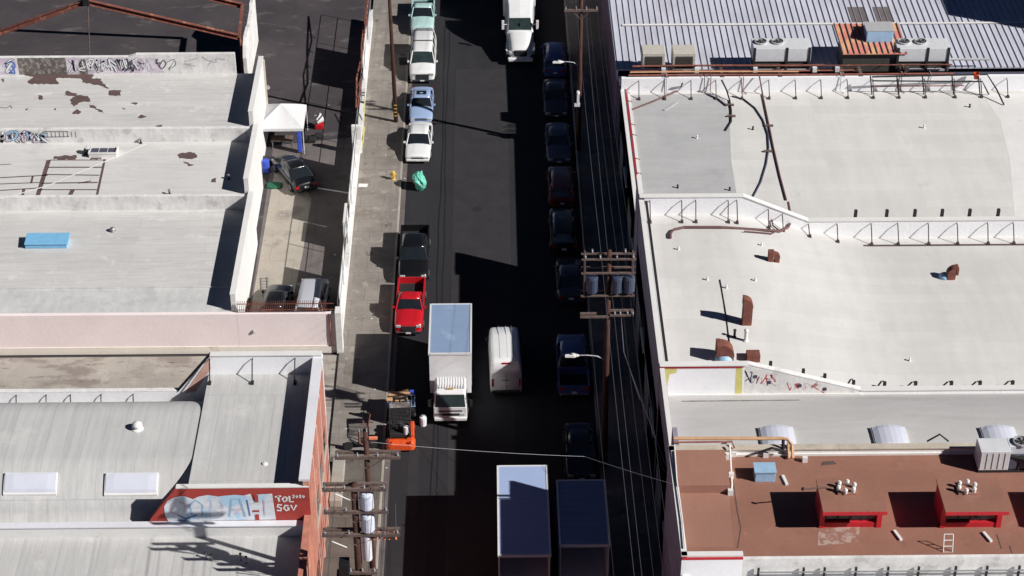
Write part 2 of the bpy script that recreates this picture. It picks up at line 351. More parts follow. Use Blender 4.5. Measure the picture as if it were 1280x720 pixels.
for pl in ([(27,92),(52,88),(78,90),(112,90),(118,94),(115,98),(127,98),(128,104),(137,110),(134,111),(122,106),(103,103),(101,98),(70,98),(74,105),(38,105),(34,102),(42,97)],
           [(136,113),(152,113),(151,120),(136,119)], [(80,119),(84,113),(90,116),(97,117),(95,120),(86,120)], [(88,124),(95,119),(110,120),(113,127),(100,128),(93,133),(88,130)],
           [(90,142),(96,136),(102,140),(98,143)], [(111,130),(120,134),(132,142),(126,140),(112,133)], [(47,119),(52,119),(54,124),(50,125)], [(163,129),(175,127),(170,131)], [(152,134),(158,136),(154,137)],
           [(194,157),(203,156),(203,159),(196,159)], [(31,137),(36,135),(34,138)], [(67,136),(70,135),(69,138)], [(172,147),(177,143),(184,146),(180,147),(176,148)], [(1,99),(5,98),(4,103)]): sheetpx(r, pl, zz, 1, 1)
pline(r, [(0, 134), (8, 135), (13, 132), (15, 135)], .07, zz, 1)
r.build('roof', [M['roofL'], M['tarbrown']], L)
# stub walls between the steps and the north parapet, both faces seen from the south
MB().box(-75, X3+.1, 113.9, 114.2, 2.9, 4.06).build('step_wall', M['whitedirt'], L)
s2 = MB().box(-75, X2+.1, 121.2, 121.5, 3.9, 5.06).build('step_wall', M['whitedirt'], L)
npx = MB(); x1 = G(293, 70, 6.5).x
xs = G(170, 70, 6.5).x; npx.xz([(-75, 4.9), (x1, 4.9), (x1, 6.6), (xs, 6.6), (xs-.6, 6.4), (-75, 6.4)], 129.3, 129.6)
NP = npx.build('parapet', M['whitedirt'], L)
# east parapet, one length per step
ep = MB()
for (ya, yb, z, xx) in ((102.1, 114.2, 4.2, X3), (114.2, 121.5, 5.2, X2), (121.5, 129.6, 6.2, X1)):
    MB().box(xx, xx+.3, ya, yb, 0, z).build('parapet', M['white'], L); coping(L, [(xx+.15, ya, z), (xx+.15, yb, z)], .36, 'white')
MB().box(X1+.3, X1+.4, 129.2, 129.55, 0, 6).build('corner_trim', M['beige'], L)
# south front: grey band, pink wall carried on east to close the yard, beige foot
MB().box(-75, XE+.35, 101.7, 101.99, .55, 3.0).build('wall', M['pink'], L)
MB().box(-75, XE+.35, 101.66, 101.995, 0, .55).build('wall', M['footing'], L)
# graffiti on north parapet and on step wall
def spline(c, n=5):
    out = []
    for i in range(len(c)-1):
        p0, p1, p2, p3 = c[max(i-1, 0)], c[i], c[i+1], c[min(i+2, len(c)-1)]
        for k_ in range(n):
            t_ = k_/n; out.append(tuple(.5*((2*p1[j])+(-p0[j]+p2[j])*t_+(2*p0[j]-5*p1[j]+4*p2[j]-p3[j])*t_*t_+(-p0[j]+3*p1[j]-3*p2[j]+p3[j])*t_**3) for j in (0, 1)))
    return out+[c[-1]]
def blob_letters(root, x0, x1, z0, z1, y, n, cols, seed, wd=.16):
    """wild-style letters: thick strokes over a slightly wider dark outline"""
    rr = random.Random(seed); b = MB(); lay = []
    w = (x1-x0)/n*.75; h = (z1-z0)
    for i in range(n):
        cx = x0+(x1-x0)*(i+.5)/n
        for j in range(rr.choice((2, 3))):
            c = [(cx+rr.uniform(-.7, .7)*w, z0+h*rr.uniform(.04, .96)) for _ in range(rr.choice((3, 4, 5)))]
            lay.append((spline(c), wd*rr.uniform(.7, 1.25), rr.choice(cols)))
    names = list(dict.fromkeys(cols+['graf_dark'])); y_ = y
    for pts, wv, cn in lay:
        if cn in ('graf_w', 'graf_lilac', 'skyblue2'): b.ribbon(pts, wv*1.45, y_, names.index('graf_dark')); y_ -= .0015
        b.ribbon(pts, wv, y_, names.index(cn)); y_ -= .0015
    return b.build('graffiti', [M[c] for c in names], root)
gx = lambda px, z=5.7: G(px, 80, z).x
g = MB(); g.poly([(gx(0), 129.295, 5.05), (gx(24), 129.295, 5.05), (gx(22), 129.295, 6.38), (gx(0), 129.295, 6.38)], 0)
g.poly([(gx(24), 129.29, 5.02), (gx(84), 129.29, 5.02), (gx(84), 129.29, 6.38), (gx(24), 129.29, 6.38)], 1)
g.poly([(gx(84), 129.294, 5.10), (gx(205), 129.294, 5.10), (gx(198), 129.294, 6.30), (gx(84), 129.294, 6.38)], 0)
g.poly([(gx(99), 129.288, 5.03), (gx(110), 129.288, 5.03), (gx(108), 129.288, 6.30), (gx(101), 129.288, 6.10)], 1)
g.build('graffiti', [M['graf_lilac'], M['dirty']], L)
blob_letters(L, gx(86), gx(108), 5.15, 6.30, 129.28, 2, ['graf_dark', 'graf_w'], 3, .1)
blob_letters(L, gx(110), gx(182), 5.15, 6.35, 129.28, 8, ['graf_w', 'graf_w', 'graf_w', 'graf_lilac', 'graf_dark'], 5, .13)
blob_letters(L, gx(182), gx(222), 5.20, 6.30, 129.28, 3, ['graf_dark', 'greyface'], 8, .05)
blob_letters(L, gx(8), gx(20), 5.10, 6.30, 129.28, 1, ['graf_w', 'graf_blue'], 9, .12)
blob_letters(L, gx(225), gx(285), 5.20, 6.50, 129.28, 2, ['greyface'], 18, .05)
g2 = lambda px: G(px, 170, 4.5).x
blob_letters(L, g2(0), g2(60), 4.02, 5.0, 121.18, 7, ['graf_w', 'graf_w', 'skyblue2', 'graf_lilac'], 12, .16)
b = MB()
for i in range(9): x = g2(55)+i*.28; b.ribbon([(x, 4.45), (x, 4.9)], .03, 121.18)
b.ribbon([(g2(56), 4.92), (g2(87), 4.9), (g2(87), 4.5), (g2(56), 4.48)], .035, 121.177); b.build('graffiti', M['graf_dark'], L)
# rooftop things on L
def roofvent(label, p, r=.28, h=.5, hood=True, m='hvac', group='small round roof vents'):
    t = thing('roof_vent', label, 'vent', p, 0, group)
    MB().lathe((0, 0, 0), [(r*1.6, 0), (r*1.6, .03), (r, .08), (r, h)], 12).build('pipe', M[m], t, smooth=False)
    if hood: MB().lathe((0, 0, h), [(r*.9, -.05), (r*1.45, .02), (r*1.3, r*.6), (r*.8, r*1.05), (.02, r*1.25)], 14).build('hood', M[m], t, smooth=True)
    return t
def box_thing(name, label, cat, p, sx, sy, h, m, parts=None, group=None, bev=.03, rz=0):
    t = thing(name, label, cat, p, rz, group)
    MB().box(-sx/2, sx/2, -sy/2, sy/2, 0, h).build('housing', M[m], t, bevel=bev); return t
p = on(60, 306, 3.0)
t = thing('skylight', 'bright blue covered skylight box on the white warehouse roof', 'skylight', p)
t.scale = (.88, .82, .9); MB().xz([(-1.62, .0), (1.5, 0), (1.5, .42), (-1.55, .42)], -.55, .75).build('kerb_frame', M['skyblue'], t, bevel=.03)
c = MB(); c.add([(-1.62, -.63, .36), (1.62, -.63, .36), (1.62, .8, .5), (-1.62, .8, .5), (-1.62, -.63, .44), (1.62, -.63, .44), (1.62, .8, .58), (-1.62, .8, .58)], [(0, 3, 2, 1), (4, 5, 6, 7), (0, 1, 5, 4), (1, 2, 6, 5), (2, 3, 7, 6), (3, 0, 4, 7)])
c.build('cover', M['skyblue'], t, bevel=.03)
roofvent('rusty stained round vent on the lowest white roof right of the blue skylight', on(141, 289, 3.0), .14, .14, True, 'steel')
p = on(130, 193, 4.0)
t = thing('roof_hatch', 'open glazed roof hatch with dark panes on the middle stepped roof', 'roof hatch', p)
h = MB(); h.box(-.95, .95, -.45, .45, 0, .28, 0); h.build('frame', M['white'], t)
h = MB()
for i in range(3): h.box(-.88+i*.6, -.34+i*.6, -.36, .36, .285, .3)
h.build('glass', M['gutter'], t)
MB().box(-.98, .98, -.48, -.42, .28, .42).box(-.98, -.9, -.42, .45, .28, .42).box(.9, .98, -.42, .45, .28, .42).build('rim', M['white'], t)
p = on(110, 192, 4.0)
t = thing('roof_fan', 'small dark box fan beside the open roof hatch', 'fan', p); MB().box(-.22, .22, -.2, .2, 0, .45).build('housing', M['blackmat'], t, bevel=.03); MB().lathe((0, 0, .45), [(.2, 0), (.2, .08), (.05, .1)], 12).build('cap', M['hvac'], t)
for i, (px, py, lab) in enumerate(((126, 262, 'short black stub pipe left of centre at the middle step wall'), (164, 260, 'tiny black pipe stub at the middle step wall'), (202, 261, 'grey pipe stub close to the middle step wall'), (246, 260, 'low flat drain cap by the east end of the middle step'),
                  (212, 243, 'short tilted pipe standing on the middle roof near its south edge'), (286, 224, 'dark pipe stub at the shadow of the east parapet'), (290, 172, 'small round cap at the top step wall near the parapet'), (176, 179, 'little pipe near the top step wall right of the roof hatch'))):
    z = 3.0 if py > 255 else 4.0
    p = on(px, py, z)
    t = thing('pipe_stub', lab, 'pipe', p, 0, 'small pipe stubs on the white warehouse'); MB().lathe((0, 0, 0), [(.12, 0), (.12, .03), (.06, .05), (.06, .3)], 8).build('pipe', M['plastic'], t); MB().lathe((0, 0, .3), [(.1, 0), (.1, .06), (.02, .1)], 8).build('cap', M['steel'], t)
# yard wall with iron railing
yw = wthing('yard_wall', 'pale pink yard wall topped with a spiked dark iron railing', 'wall', (-12, 101.8, 0))
MB().box(XE+.36, -9.7, 101.7, 101.99, .55, 3.0).build('wall', M['pink'], yw)
MB().box(XE+.36, -9.7, 101.66, 102.04, 0, .55).build('wall_foot', M['footing'], yw)
MB().box(-9.7, -9.3, 101.5, 102.2, 0, 3.2).build('pier', M['white'], yw, bevel=.02)
rl = MB()
for z in (3.2, 3.65): rl.box(XE+.36, -9.75, 101.83, 101.87, z, z+.04)
n = 46
for i in range(n+1):
    x = XE+.42+(5.5)*i/n; rl.box(x-.014, x+.014, 101.836, 101.864, 3.05, 3.9)
rl.build('railing', M['rust'], yw)
MB().tube([(-10.05, 101.66, 3.0), (-10.02, 101.62, 1.5), (-9.98, 101.62, .6)], .05, 6).build('downpipe', M['rust'], yw)
MB().lathe((-14.85, 101.66, 1.6), [(.09, 0), (.11, .1), (.05, .2)], 8).build('lamp', M['steel'], yw)
# ================================================================= building C (orange street wall, red graffiti wall)
C = wthing('barrel_roof_building', 'white roofed building with an orange street wall and a red graffiti parapet', 'building', (-9.3, 83, 0))
XC, YN, YS, XB = -9.3, 88.4, 78.1, -15.6
MB().box(-75, XC-.32, YS+.3, YN, 0, 5.4).box(XB, XC-.32, YS+.3, YN, 5.4, 8.25).build('wall', M['white'], C)
rect_b = MB(); rect(rect_b, XB, XC-.3, YS+.2, YN+.1, 8.3); rect_b.build('roof', M['roofC'], C)
def zC(x, y):
    a = max(0, min(1, (y-YS-.7)/2.5)); a = a**.75*(1.5-.5*a); b = 1-max(0, 1-max(0, YN-y+.1)/3.4)**2.2
    return min(6.2+2.02*a, 5.95+2.27*b)
roofgrid(-75, XB, YS, YN+.1, zC, 24, 44).build('roof', M['roofC'], C, smooth=True)
# gable end of the raised bay is a thin wall between vault and flat bay
ge = MB(); pts = [(YS, 5.3)]+[(YS+(YN-YS)*i/16, zC(0, YS+(YN-YS)*i/16)-.03) for i in range(17)]+[(YN, 5.3)]
ge2 = MB(); ge2.yz([(YS+.05, 5.3), (YN, 5.3), (YN, 8.28), (YS+.05, 8.28)], XB-.02, XB+.05); ge2.build('bay_wall', M['white'], C)
xa, xb = G(262, 445, 9.6).x, G(222, 492, 7.1).x
MB().xz([(-75, 5.2), (XC, 5.2), (XC, 9.55), (xa, 9.55), (xb, 7.1), (-75, 7.1)], YN+.1, YN+.4).build('parapet', M['whiteface'], C)
MB().xz([(-75, 0), (XC, 0), (XC, 5.19), (-75, 5.19)], YN+.12, YN+.38).build('wall', M['pinkstucco'], C)
coping(C, [(XC, YN+.25, 9.55), (xa, YN+.25, 9.55)], .4, 'white'); coping(C, [(xa, YN+.25, 9.55), (xb, YN+.25, 7.1)], .38, 'blackmat'); coping(C, [(xb, YN+.25, 7.1), (-75, YN+.25, 7.1)], .3, 'whitedirt')  # ramp coping is black to put its shade into the colour
pk = MB(); pk.poly([(xa-.02, YN+.09, 8.7), (xa-.02, YN+.09, 9.5), (xb+.35, YN+.09, 7.0), (xb+1.0, YN+.09, 7.1)]); pk.build('painted_patch', M['pinkstucco'], C)
# east wall
ew = MB(); ew.box(XC-.3, XC, YS-.01, YN+.1, 0, 9.3); ew.build('wall', M['orangewall'], C)
ewc = MB().box(XC-.5, XC+.04, YS, YN+.4, 9.3, 9.42).build('coping', M['lilacface'], C)
st = MB()
for y in (80.1, 82.6, 85.2, 87.6): st.box(XC+.003, XC+.09, y-.14, y+.14, 0, 9.28)
st.build('pilaster', M['pinkstucco'], C)
MB().box(XC+.003, XC+.05, 78.4, 79.8, .1, 2.4).build('door', M['rust'], C)
for ya, yb in ((80.5, 82.2), (83.1, 84.8), (85.7, 87.2)):
    wdw = MB().box(XC+.003, XC+.03, ya, yb, 4.2, 5.6).build('window', M['glass'], C); MB().box(XC+.004, XC+.08, ya-.1, yb+.1, 4.05, 4.2).build('sill', M['beige'], wdw)
# red parapet on the south edge
xr, xl = XC-.01, G(220, 608, 8.95).x; xm = G(195, 648, 6.8).x
redp = MB().xz([(xm-.3, 6.3), (xr, 6.3), (xr, 8.93), (xl, 8.93), (xm-.3, 6.75)], YS-.05, YS+.2).build('parapet', M['redwall'], C)
coping(C, [(xr, YS+.08, 8.93), (xl, YS+.08, 8.93)], .3, 'white'); coping(C, [(xl, YS+.08, 8.93), (xm-.3, YS+.08, 6.75)], .28, 'redwall')
W = lambda px, py: (G(px, 620, 8.0).x, 8.93-(py-608)/40*2.18)
def wseg(pts): return [W(*q) for q in pts]
yq = YS-.06
gf = MB()
top = [(209,648),(206,640),(206,630),(212,622),(222,618),(233,617),(243,621),(250,618),(262,616),(275,618),(283,617),(296,616),(306,617),(315,615),(318,624),(322,624),(322,616),(342,615),(343,632),(344,647)]
g_ = gf.add([(x, yq-.002, z) for x, z in wseg(top)], [list(range(len(top)))[::-1]], 0)
stk = [([(222,640),(214,636),(215,627),(224,623),(232,627),(231,636)],2.6,1),([(240,643),(238,628),(246,622),(254,628),(252,642)],2.2,2),([(262,643),(266,622),(276,622),(279,632),(268,634),(280,643)],2.2,1),
       ([(286,643),(291,621),(301,621),(306,643)],2.4,2),([(290,634),(303,634)],2,1),([(222,640),(232,645),(246,640)],1.6,3),([(312,642),(310,622)],1.5,3),([(331,642),(331,622)],1.8,1),([(316,636),(324,636)],2.6,4),([(322,616),(322,625)],4,4),([(321,640),(321,648)],4,4)]
for i, (pts, wd, mm) in enumerate(stk): gf.ribbon(wseg(pts), wd*.047, yq-.005-.002*i, mm)
gf.build('graffiti', [M['graf_w'] if False else M['graf_white'], M['graf_lilac'], M['skyblue2'], M['graf_blue'], M['redwall']], C)
lt = MB(); LT = lambda pts, wd=.1: lt.ribbon(wseg(pts), wd, yq-.006)
LT([(345,619),(353,618)]); LT([(349,618),(350,625)]); LT([(357,619),(354,622),(356,625),(359,624),(360,620),(357,619)]); LT([(363,618),(363,625),(368,625)])
for i, d in enumerate('2020'):
    x = 367+i*4.1
    if d == '2': LT([(x,617.6),(x+1.5,616.8),(x+2.2,618),(x,620.4),(x+2.6,620.2)], .06)
    else: LT([(x+1.2,617.2),(x+.2,618.6),(x+1.2,620.4),(x+2.4,618.8),(x+1.2,617.2)], .06)
LT([(353,629),(348,628.5),(347,631),(352,633),(351,636),(346,635.5)]); LT([(361,630),(357,629.5),(355,633),(358,636),(361,634.5),(361,632.5),(359,632.5)]); LT([(364,629),(367,635.5),(371,629)])
lt.build('graffiti', M['graf_w'], C)
zfe = lambda x, y: 8.3
braces(C, [(264, 470), (317, 470), (370, 470)], YN+.1, 9.5, zfe, .85, 'blackmat'); braces(C, [(25, 508), (92, 508), (130, 508), (170, 507), (62, 508)], YN+.1, 7.1, lambda x, y: 5.95, .6, 'brace')
def skylt(root, px, py, sx, sy, zf, m='skylight', h=.3, bulge=.0):
    p = on(px, py, zf); s = MB(); d = MB(); n = 6; x0, x1 = p.x-sx/2, p.x+sx/2; rings = []; fr = []
    for k_ in range(n+1):
        y = p.y-sy/2+sy*k_/n; z = zf(p.x, y); fr.append([(x0-.05, y, z-.1), (x1+.05, y, z-.1), (x1+.05, y, z+h*.6), (x0-.05, y, z+h*.6)])
        top = [(x0+(x1-x0)*j/6, y*.0+y+(.05 if k_ == 0 else -.05 if k_ == n else 0), z+h*.62+.03+bulge*math.sin(math.pi*j/6)+(.04 if 0 < k_ < n and 0 < j < 6 else 0)) for j in range(7)]
        rings.append([(x1, y, z+h*.5), (x0, y, z+h*.5)]+top)
    f = s.loft(fr).build('skylight', M['white'], root); d.loft(rings).build('dome', M[m], f, smooth=False); return f
for px in (38, 164, -90): skylt(C, px, 604, 2.65, .95, zC, h=.2)
roofvent('white mushroom vent on the barrel vault above the two white skylights', on(172, 536, zC), .2, .22, m='white'); roofvent('white round vent low on the barrel vault below the skylight pair', on(90, 638, zC), .19, .2, m='white')
roofvent('large round vent cut by the left picture edge near the skylight', on(3, 632, zC), .28, .2, m='white')
t = thing('roof_drain', 'small flat white drain cap on the bay roof above the red wall', 'drain', on(331, 580, 8.3)); MB().lathe((0, 0, 0), [(.16, 0), (.14, .06), (.04, .09)], 10).build('cap', M['white'], t)
# ================================================================= building D, lowest left, only its white roof
Dd = wthing('low_building', 'low white roofed building below the red graffiti wall with pole shadows on it', 'building', (-9.3, 70, 0))
MB().box(-75, XC-.32, 50, 78.0, 0, 5.9).build('wall', M['white'], Dd)
r = MB(); rect(r, -75, XC-.3, 50, 77.9, 6.0); r.build('roof', M['roofC'], Dd)
MB().box(-75, XC-.31, 77.65, 78.0, 5.95, 6.72).build('parapet', M['white'], Dd); coping(Dd, [(XC-.3, 77.8, 6.72), (-75, 77.8, 6.72)], .42, 'lilacface')
MB().box(XC-.3, XC, 50, YS-.06, 0, 7.0).build('wall', M['orangewall'], Dd); MB().box(XC-.34, XC+.03, 50, YS-.06, 7.0, 7.1).build('coping', M['orangewall'], Dd)
for i in range(5):
    p = on((258, 265, 301, 308, 336)[i], (698, 700, 699, 703, 642)[i], 6.0)
    t = thing('pipe_stub', ('small dark pipe pair left end on the low roof near the pole shadow', 'second dark pipe stub beside its twin on the low roof', 'short pipe stub between the crossarm shadows on the low roof', 'pipe stub just right of the one between the crossarm shadows', 'thin pipe against the red wall foot')[i], 'pipe', p, 0, 'pipe stubs on the low roof')
    MB().lathe((0, 0, 0), [(.09, 0), (.09, .03), (.04, .05), (.04, .35)], 8).build('pipe', M['steel'], t); MB().lathe((0, 0, .35), [(.07, 0), (.07, .05), (.02, .08)], 8).build('cap', M['plastic'], t)
# ================================================================= east side: R0 metal roof
XW = 9.3
R0 = wthing('metal_roof_building', 'building with a ribbed silver metal roof at the far right', 'building', (XW, 128, 0))
zR0 = lambda x, y: 6.1+.01*(y-127.5) if y < 150 else 6.325-.01*(y-150)
MB().box(XW, 70, 127.6, 200, 0, 5.0).build('wall', M['wallR2'], R0)
r = MB(); r.add([(XW-.1, 127.5, 6.1), (70, 127.5, 6.1), (70, 150, 6.325), (XW-.1, 150, 6.325), (XW-.1, 200, 5.825), (70, 200, 5.825)], [(0, 1, 2, 3), (3, 2, 5, 4)], 0)
r.add([(70-.1, 127.5, 6.0), (XW-.1, 127.5, 6.0), (XW-.1, 127.5, 6.1), (70, 127.5, 6.1)], [(0, 1, 2, 3)], 0)
r.yz([(127.6, 4.9), (150, 4.9), (150, 6.3), (127.6, 6.08)], XW, XW+.05)
xx = XW
while xx < 62:
    for (ya, yb) in ((127.45, 150), (150, 170)):
        za, zb = zR0(0, ya), zR0(0, yb); r.add([(xx, ya, za), (xx+.035, ya, za), (xx+.035, yb, zb), (xx, yb, zb), (xx, ya, za+.06), (xx+.035, ya, za+.06), (xx+.035, yb, zb+.06), (xx, yb, zb+.06)], [(4, 5, 6, 7), (0, 1, 5, 4), (1, 2, 6, 5), (3, 0, 4, 7)], 1)
    xx += .47
r.build('roof', [M['corr'], M['corrib']], R0)
y1 = G(900, 32, 6.2).y
c = MB(); c.add([(10, y1, zR0(0, y1)+.08), (60, y1, zR0(0, y1)+.08), (60, y1+.28, zR0(0, y1+.28)+.08), (10, y1+.28, zR0(0, y1+.28)+.08)], [(0, 1, 2, 3)]); c.build('ridge_flashing', M['white'], R0)
for xa_ in (27.3, 29.2):
    c = MB(); c.add([(xa_, 128.6, zR0(0, 128.6)+.02), (xa_+1.2, 128.6, zR0(0, 128.6)+.02), (xa_+1.2, 137, zR0(0, 137)+.02), (xa_, 137, zR0(0, 137)+.02)], [(0, 1, 2, 3)]); c.build('dark_panel', M['corrdark'], R0)
MB().box(46.5, 62, 130.5, 150, 6, 15.5).build('penthouse', M['wallR'], R0)
# ================================================================= R1
R1 = wthing('white_roof_building', 'building with a broad white flat roof and a grey roof patch at its street end', 'building', (XW, 116, 0))
zR1 = 5.7
MB().box(XW+.1, 70, 105.6, 125.0, 0, 5.65).build('wall', M['wallR2'], R1)
r = MB(); rect(r, XW+.1, 70, 105.6, 124.9, zR1); sheetpx(r, [(795,250),(797,230),(792,160),(788,119),(870,117),(898,118),(908,128),(912,150),(914,200),(922,250)], zR1+.004, 1)
sheetpx(r, [(1228,117),(1290,117),(1290,280),(1268,270),(1262,200),(1250,150)], zR1+.004, 2)
r.build('roof', [M['roofR'], M['roofRg'], M['white']], R1)
MB().box(XW+.1, 70, 124.85, 125.15, 5.6, 6.8).build('parapet', M['whiteface'], R1)
MB().box(XW+.1, XW+.42, 105.65, 125.15, 0, 5.85).build('front_wall', M['wallR2'], R1)
coping(R1, [(XW+.2, 107.9, 5.85), (XW+.2, 125.15, 5.85)], .3, 'white'); MB().box(XW-.02, XW+.3, 105.63, 107.9, 0, 9.1).build('front_wall', M['wallR'], R1); coping(R1, [(XW+.12, 105.66, 9.1), (XW+.12, 107.9, 9.1)], .3, 'white'); coping(R1, [(XW+.62, 105.65, 5.72), (XW+.62, 124.8, 5.72)], .2, 'white'); coping(R1, [(XW+.4, 107.9, 5.9), (XW+.4, 125.0, 5.9)], .06, 'redpaint', 'flashing')  # taller stub and its coping are added to carry the street shadow further north
bl1 = [798, 830, 863, 894, 926, 960, 993, 1025, 1058, 1090, 1122, 1155, 1192, 1225, 1258]
braces(R1, [(x, 117) for x in bl1], 124.85, 6.75, lambda x, y: zR1, 1.05, 'brace')
# pipes along the north parapet
def pipe(root, pts, r=.05, m='rustpipe', name='pipe'): return MB().tube(pts, r, 6).build(name, M[m], root)
for j, (z, y, rr, mm, xe) in enumerate(((6.95, 125.05, .055, 'rustpipe', 33), (7.05, 125.3, .05, 'pipetan', 17), (6.95, 125.6, .06, 'rustpipe', 26), (7.2, 125.9, .05, 'rust', 33), (7.0, 126.3, .07, 'rustpipe', 24), (6.3, 125.2, .05, 'blackmat', 33))):
    pipe(R1, [(XW+.6+j*.1, y, z), (15, y, z+.03), (22, y+.02, z-.03), (xe, y, z)], rr, mm)
# conduits crossing the roof
q = lambda px, py, z=zR1+.06: tuple(G(px, py, z))
pipe(R1, [q(790, 137), q(818, 126), q(850, 112), q(853, 104, 6.6)], .07, 'pipebrown')
pipe(R1, [q(902, 100, 7), q(908, 112, 6.3), q(912, 125), q(914, 138), q(914, 152), q(907, 163)], .06, 'blackmat')
pipe(R1, [q(885, 118), q(898, 124), q(908, 132)], .06, 'gutter')
pipe(R1, [q(915, 120), q(930, 124), q(944, 135), q(954, 150), q(960, 168), q(961, 185), q(958, 205), q(951, 228), q(941, 247)], .05, 'gutter')
pipe(R1, [q(949, 94, 7.1), q(951, 105, 6.6), q(953, 117), q(962, 160), q(967, 185), q(975, 220), q(983, 250)], .055, 'pipebrown')
for (px, py) in ((912, 132), (914, 146), (961, 158), (960, 190)): b = MB(); p = Vector(q(px, py, zR1)); b.box(p.x-.3, p.x+.3, p.y-.08, p.y+.08, p.z, p.z+.12); b.build('pipe_support', M['woodarm'], R1)
b = MB(); p = Vector(q(838, 133, zR1)); b.box(-.8, .8, -.1, .1, 0, .05); o = b.build('plank', M['steelg'], None); tag(o, 'grey plank lying askew on the roof beside the brown diagonal pipe', 'plank'); o.location = p; o.rotation_euler = (0, 0, R(50))
for i, (px, py) in enumerate(((804, 170), (806, 200), (808, 218), (810, 235), (792, 128), (791, 157))): p = Vector(q(px-8 if i < 4 else px, py, zR1)); MB().tube([(XW+.35, p.y, 5.9), (XW+.8, p.y, zR1+.05)], .03, 5).build('parapet_brace', M['rust'], R1)
# black handrail style pipe frame in the north-east
fr = [q(1090, 96, 7.2), q(1234, 93, 7.2), q(1246, 112, 6.4), q(1255, 131)]
pipe(R1, fr, .06, 'blackmat'); pipe(R1, [q(1090, 101, 6.9), q(1228, 102, 6.9), q(1232, 110, 6.4), q(1236, 118)], .05, 'blackmat'); pipe(R1, [q(1090, 108, 6.3), q(1205, 107, 6.3)], .04, 'rustpipe')
for px in (1090, 1123, 1155, 1192, 1225): pipe(R1, [q(px-2, 95, 7.2), q(px, 118, zR1)], .05, 'blackmat')
t = thing('bucket', 'orange bucket hung on the black pipe frame at the far end of the white roof', 'bucket', (G(1220, 98, 6.9))); MB().lathe((0, 0, 0), [(.17, 0), (.22, .42), (.2, .42), (.16, .05)], 12).build('bucket_body', M['orangep'], t)
rr = random.Random(11)
for i in range(26):
    x = rr.uniform(10.5, 33); z = rr.uniform(6.8, 7.2); k_ = i % 4
    if k_ == 0: MB().box(x-.12, x+.12, 124.95, 126.3, 6.78, 6.86).build('pipe_support', M['woodarm'], R1)
    elif k_ == 1: pipe(R1, [(x, 125.2, 7.05), (x+.05, 124.8, 7.0), (x+.05, 124.7, 5.8), (x+.3, 124.4, 5.75)], .03, rr.choice(('rust', 'blackmat', 'steelg')))
    elif k_ == 2: MB().box(x-.15, x+.15, 125.5, 125.75, 6.85, 7.2).build('junction_box', M[rr.choice(('white', 'hvac', 'fins'))], R1)
    else: pipe(R1, [(x, 126.2, 6.9), (x+.1, 127.2, 6.7), (x+.15, 127.6, 6.5)], .035, rr.choice(('rust', 'rustpipe', 'blackmat')))
# units between R0 and R1
def fan(root, x, y, z, r, m='blackmat'):
    f = MB().lathe((x, y, z), [(r, 0), (r, .12), (r*.86, .14), (r*.84, .03)], 18).build('fan_ring', M['steelg'], root)
    MB().lathe((x, y, z+.02), [(r*.82, 0), (r*.82, .02)], 18).build('fan_opening', M[m], f)
    b = MB()
    for k in range(5):
        a = k*1.257; b.add([(x+.05*math.cos(a), y+.05*math.sin(a), z+.06), (x+r*.8*math.cos(a-.25), y+r*.8*math.sin(a-.25), z+.05), (x+r*.8*math.cos(a+.3), y+r*.8*math.sin(a+.3), z+.1)], [(0, 1, 2)])
    b.build('fan_blades', M['steel'], f)
for px, lab in ((817, 'left one of two beige evaporative coolers with dark louvres'), (855, 'right one of two beige evaporative coolers with dark louvres')):
    p = G(px, 91, 6.55); t = thing('evaporative_cooler', lab, 'cooler', (p.x, p.y+.9, 6.5), 0, 'beige coolers by the metal roof')
    MB().box(-.82, .82, -.6, .75, .12, 1.45).build('housing', M['hvacb'], t, bevel=.04); b = MB().box(-.62, .62, -.615, -.59, .25, 1.2)
    b.build('louvre_panel', M['fins'], t); b = MB()
    for i in range(9): b.box(-.62, .62, -.635, -.615, .3+i*.1, .33+i*.1)
    b.build('louvre_slats', M['fins'], t)
    b = MB(); [b.box(sx*.6-.05, sx*.6+.05, -.55, .6, 0, .12) for sx in (-1, 1)]; b.build('feet', M['white'], t)
def condenser(lab, px, wpx, nf):
    p = G(px, 92, 6.5); wd = wpx/15.3; t = thing('condenser_unit', lab, 'condenser', (p.x, p.y+1.1, 6.5), 0, 'long grey condenser units by the metal roof')
    MB().box(-wd/2, wd/2, -.7, .9, .75, 1.8).build('housing', M['hvac'], t, bevel=.03)
    MB().box(-wd/2+.1, wd/2-.1, -.6, .85, .15, .76).build('coil', M['fins'], t)
    b = MB()
    for x in (-wd/2+.08, wd*.08, wd/2-.12): b.box(x-.09, x+.09, -.74, -.6, 0, 1.82)
    b.build('post', M['blackmat'], t); MB().box(-wd/2, wd/2, -.72, .9, 0, .16).build('base_rail', M['steelg'], t)
    for i in range(nf): fan(t, -wd/2+.6+i*1.2, .25, 1.8, .46)
condenser('long grey two fan condenser left of the pink metal awning', 977, 63, 2); condenser('grey two fan condenser right of the pink metal awning', 1153, 58, 2)
p = G(1092, 92, 6.5); t = thing('awning_shed', 'small shed with a faded pink corrugated metal roof beside the condensers', 'shed', (p.x, p.y+1.2, 6.4))
MB().box(-2.2, 2.0, -.7, 1.6, 0, 1.35).build('wall', M['fins'], t)
b = MB(); b.add([(-2.3, -.95, 1.5), (2.35, -.95, 1.5), (2.1, 2.2, 2.3), (-2.6, 2.2, 2.3), (-2.3, -.95, 1.56), (2.35, -.95, 1.56), (2.1, 2.2, 2.36), (-2.6, 2.2, 2.36)], [(0, 3, 2, 1), (4, 5, 6, 7), (0, 1, 5, 4), (1, 2, 6, 5), (2, 3, 7, 6), (3, 0, 4, 7)])
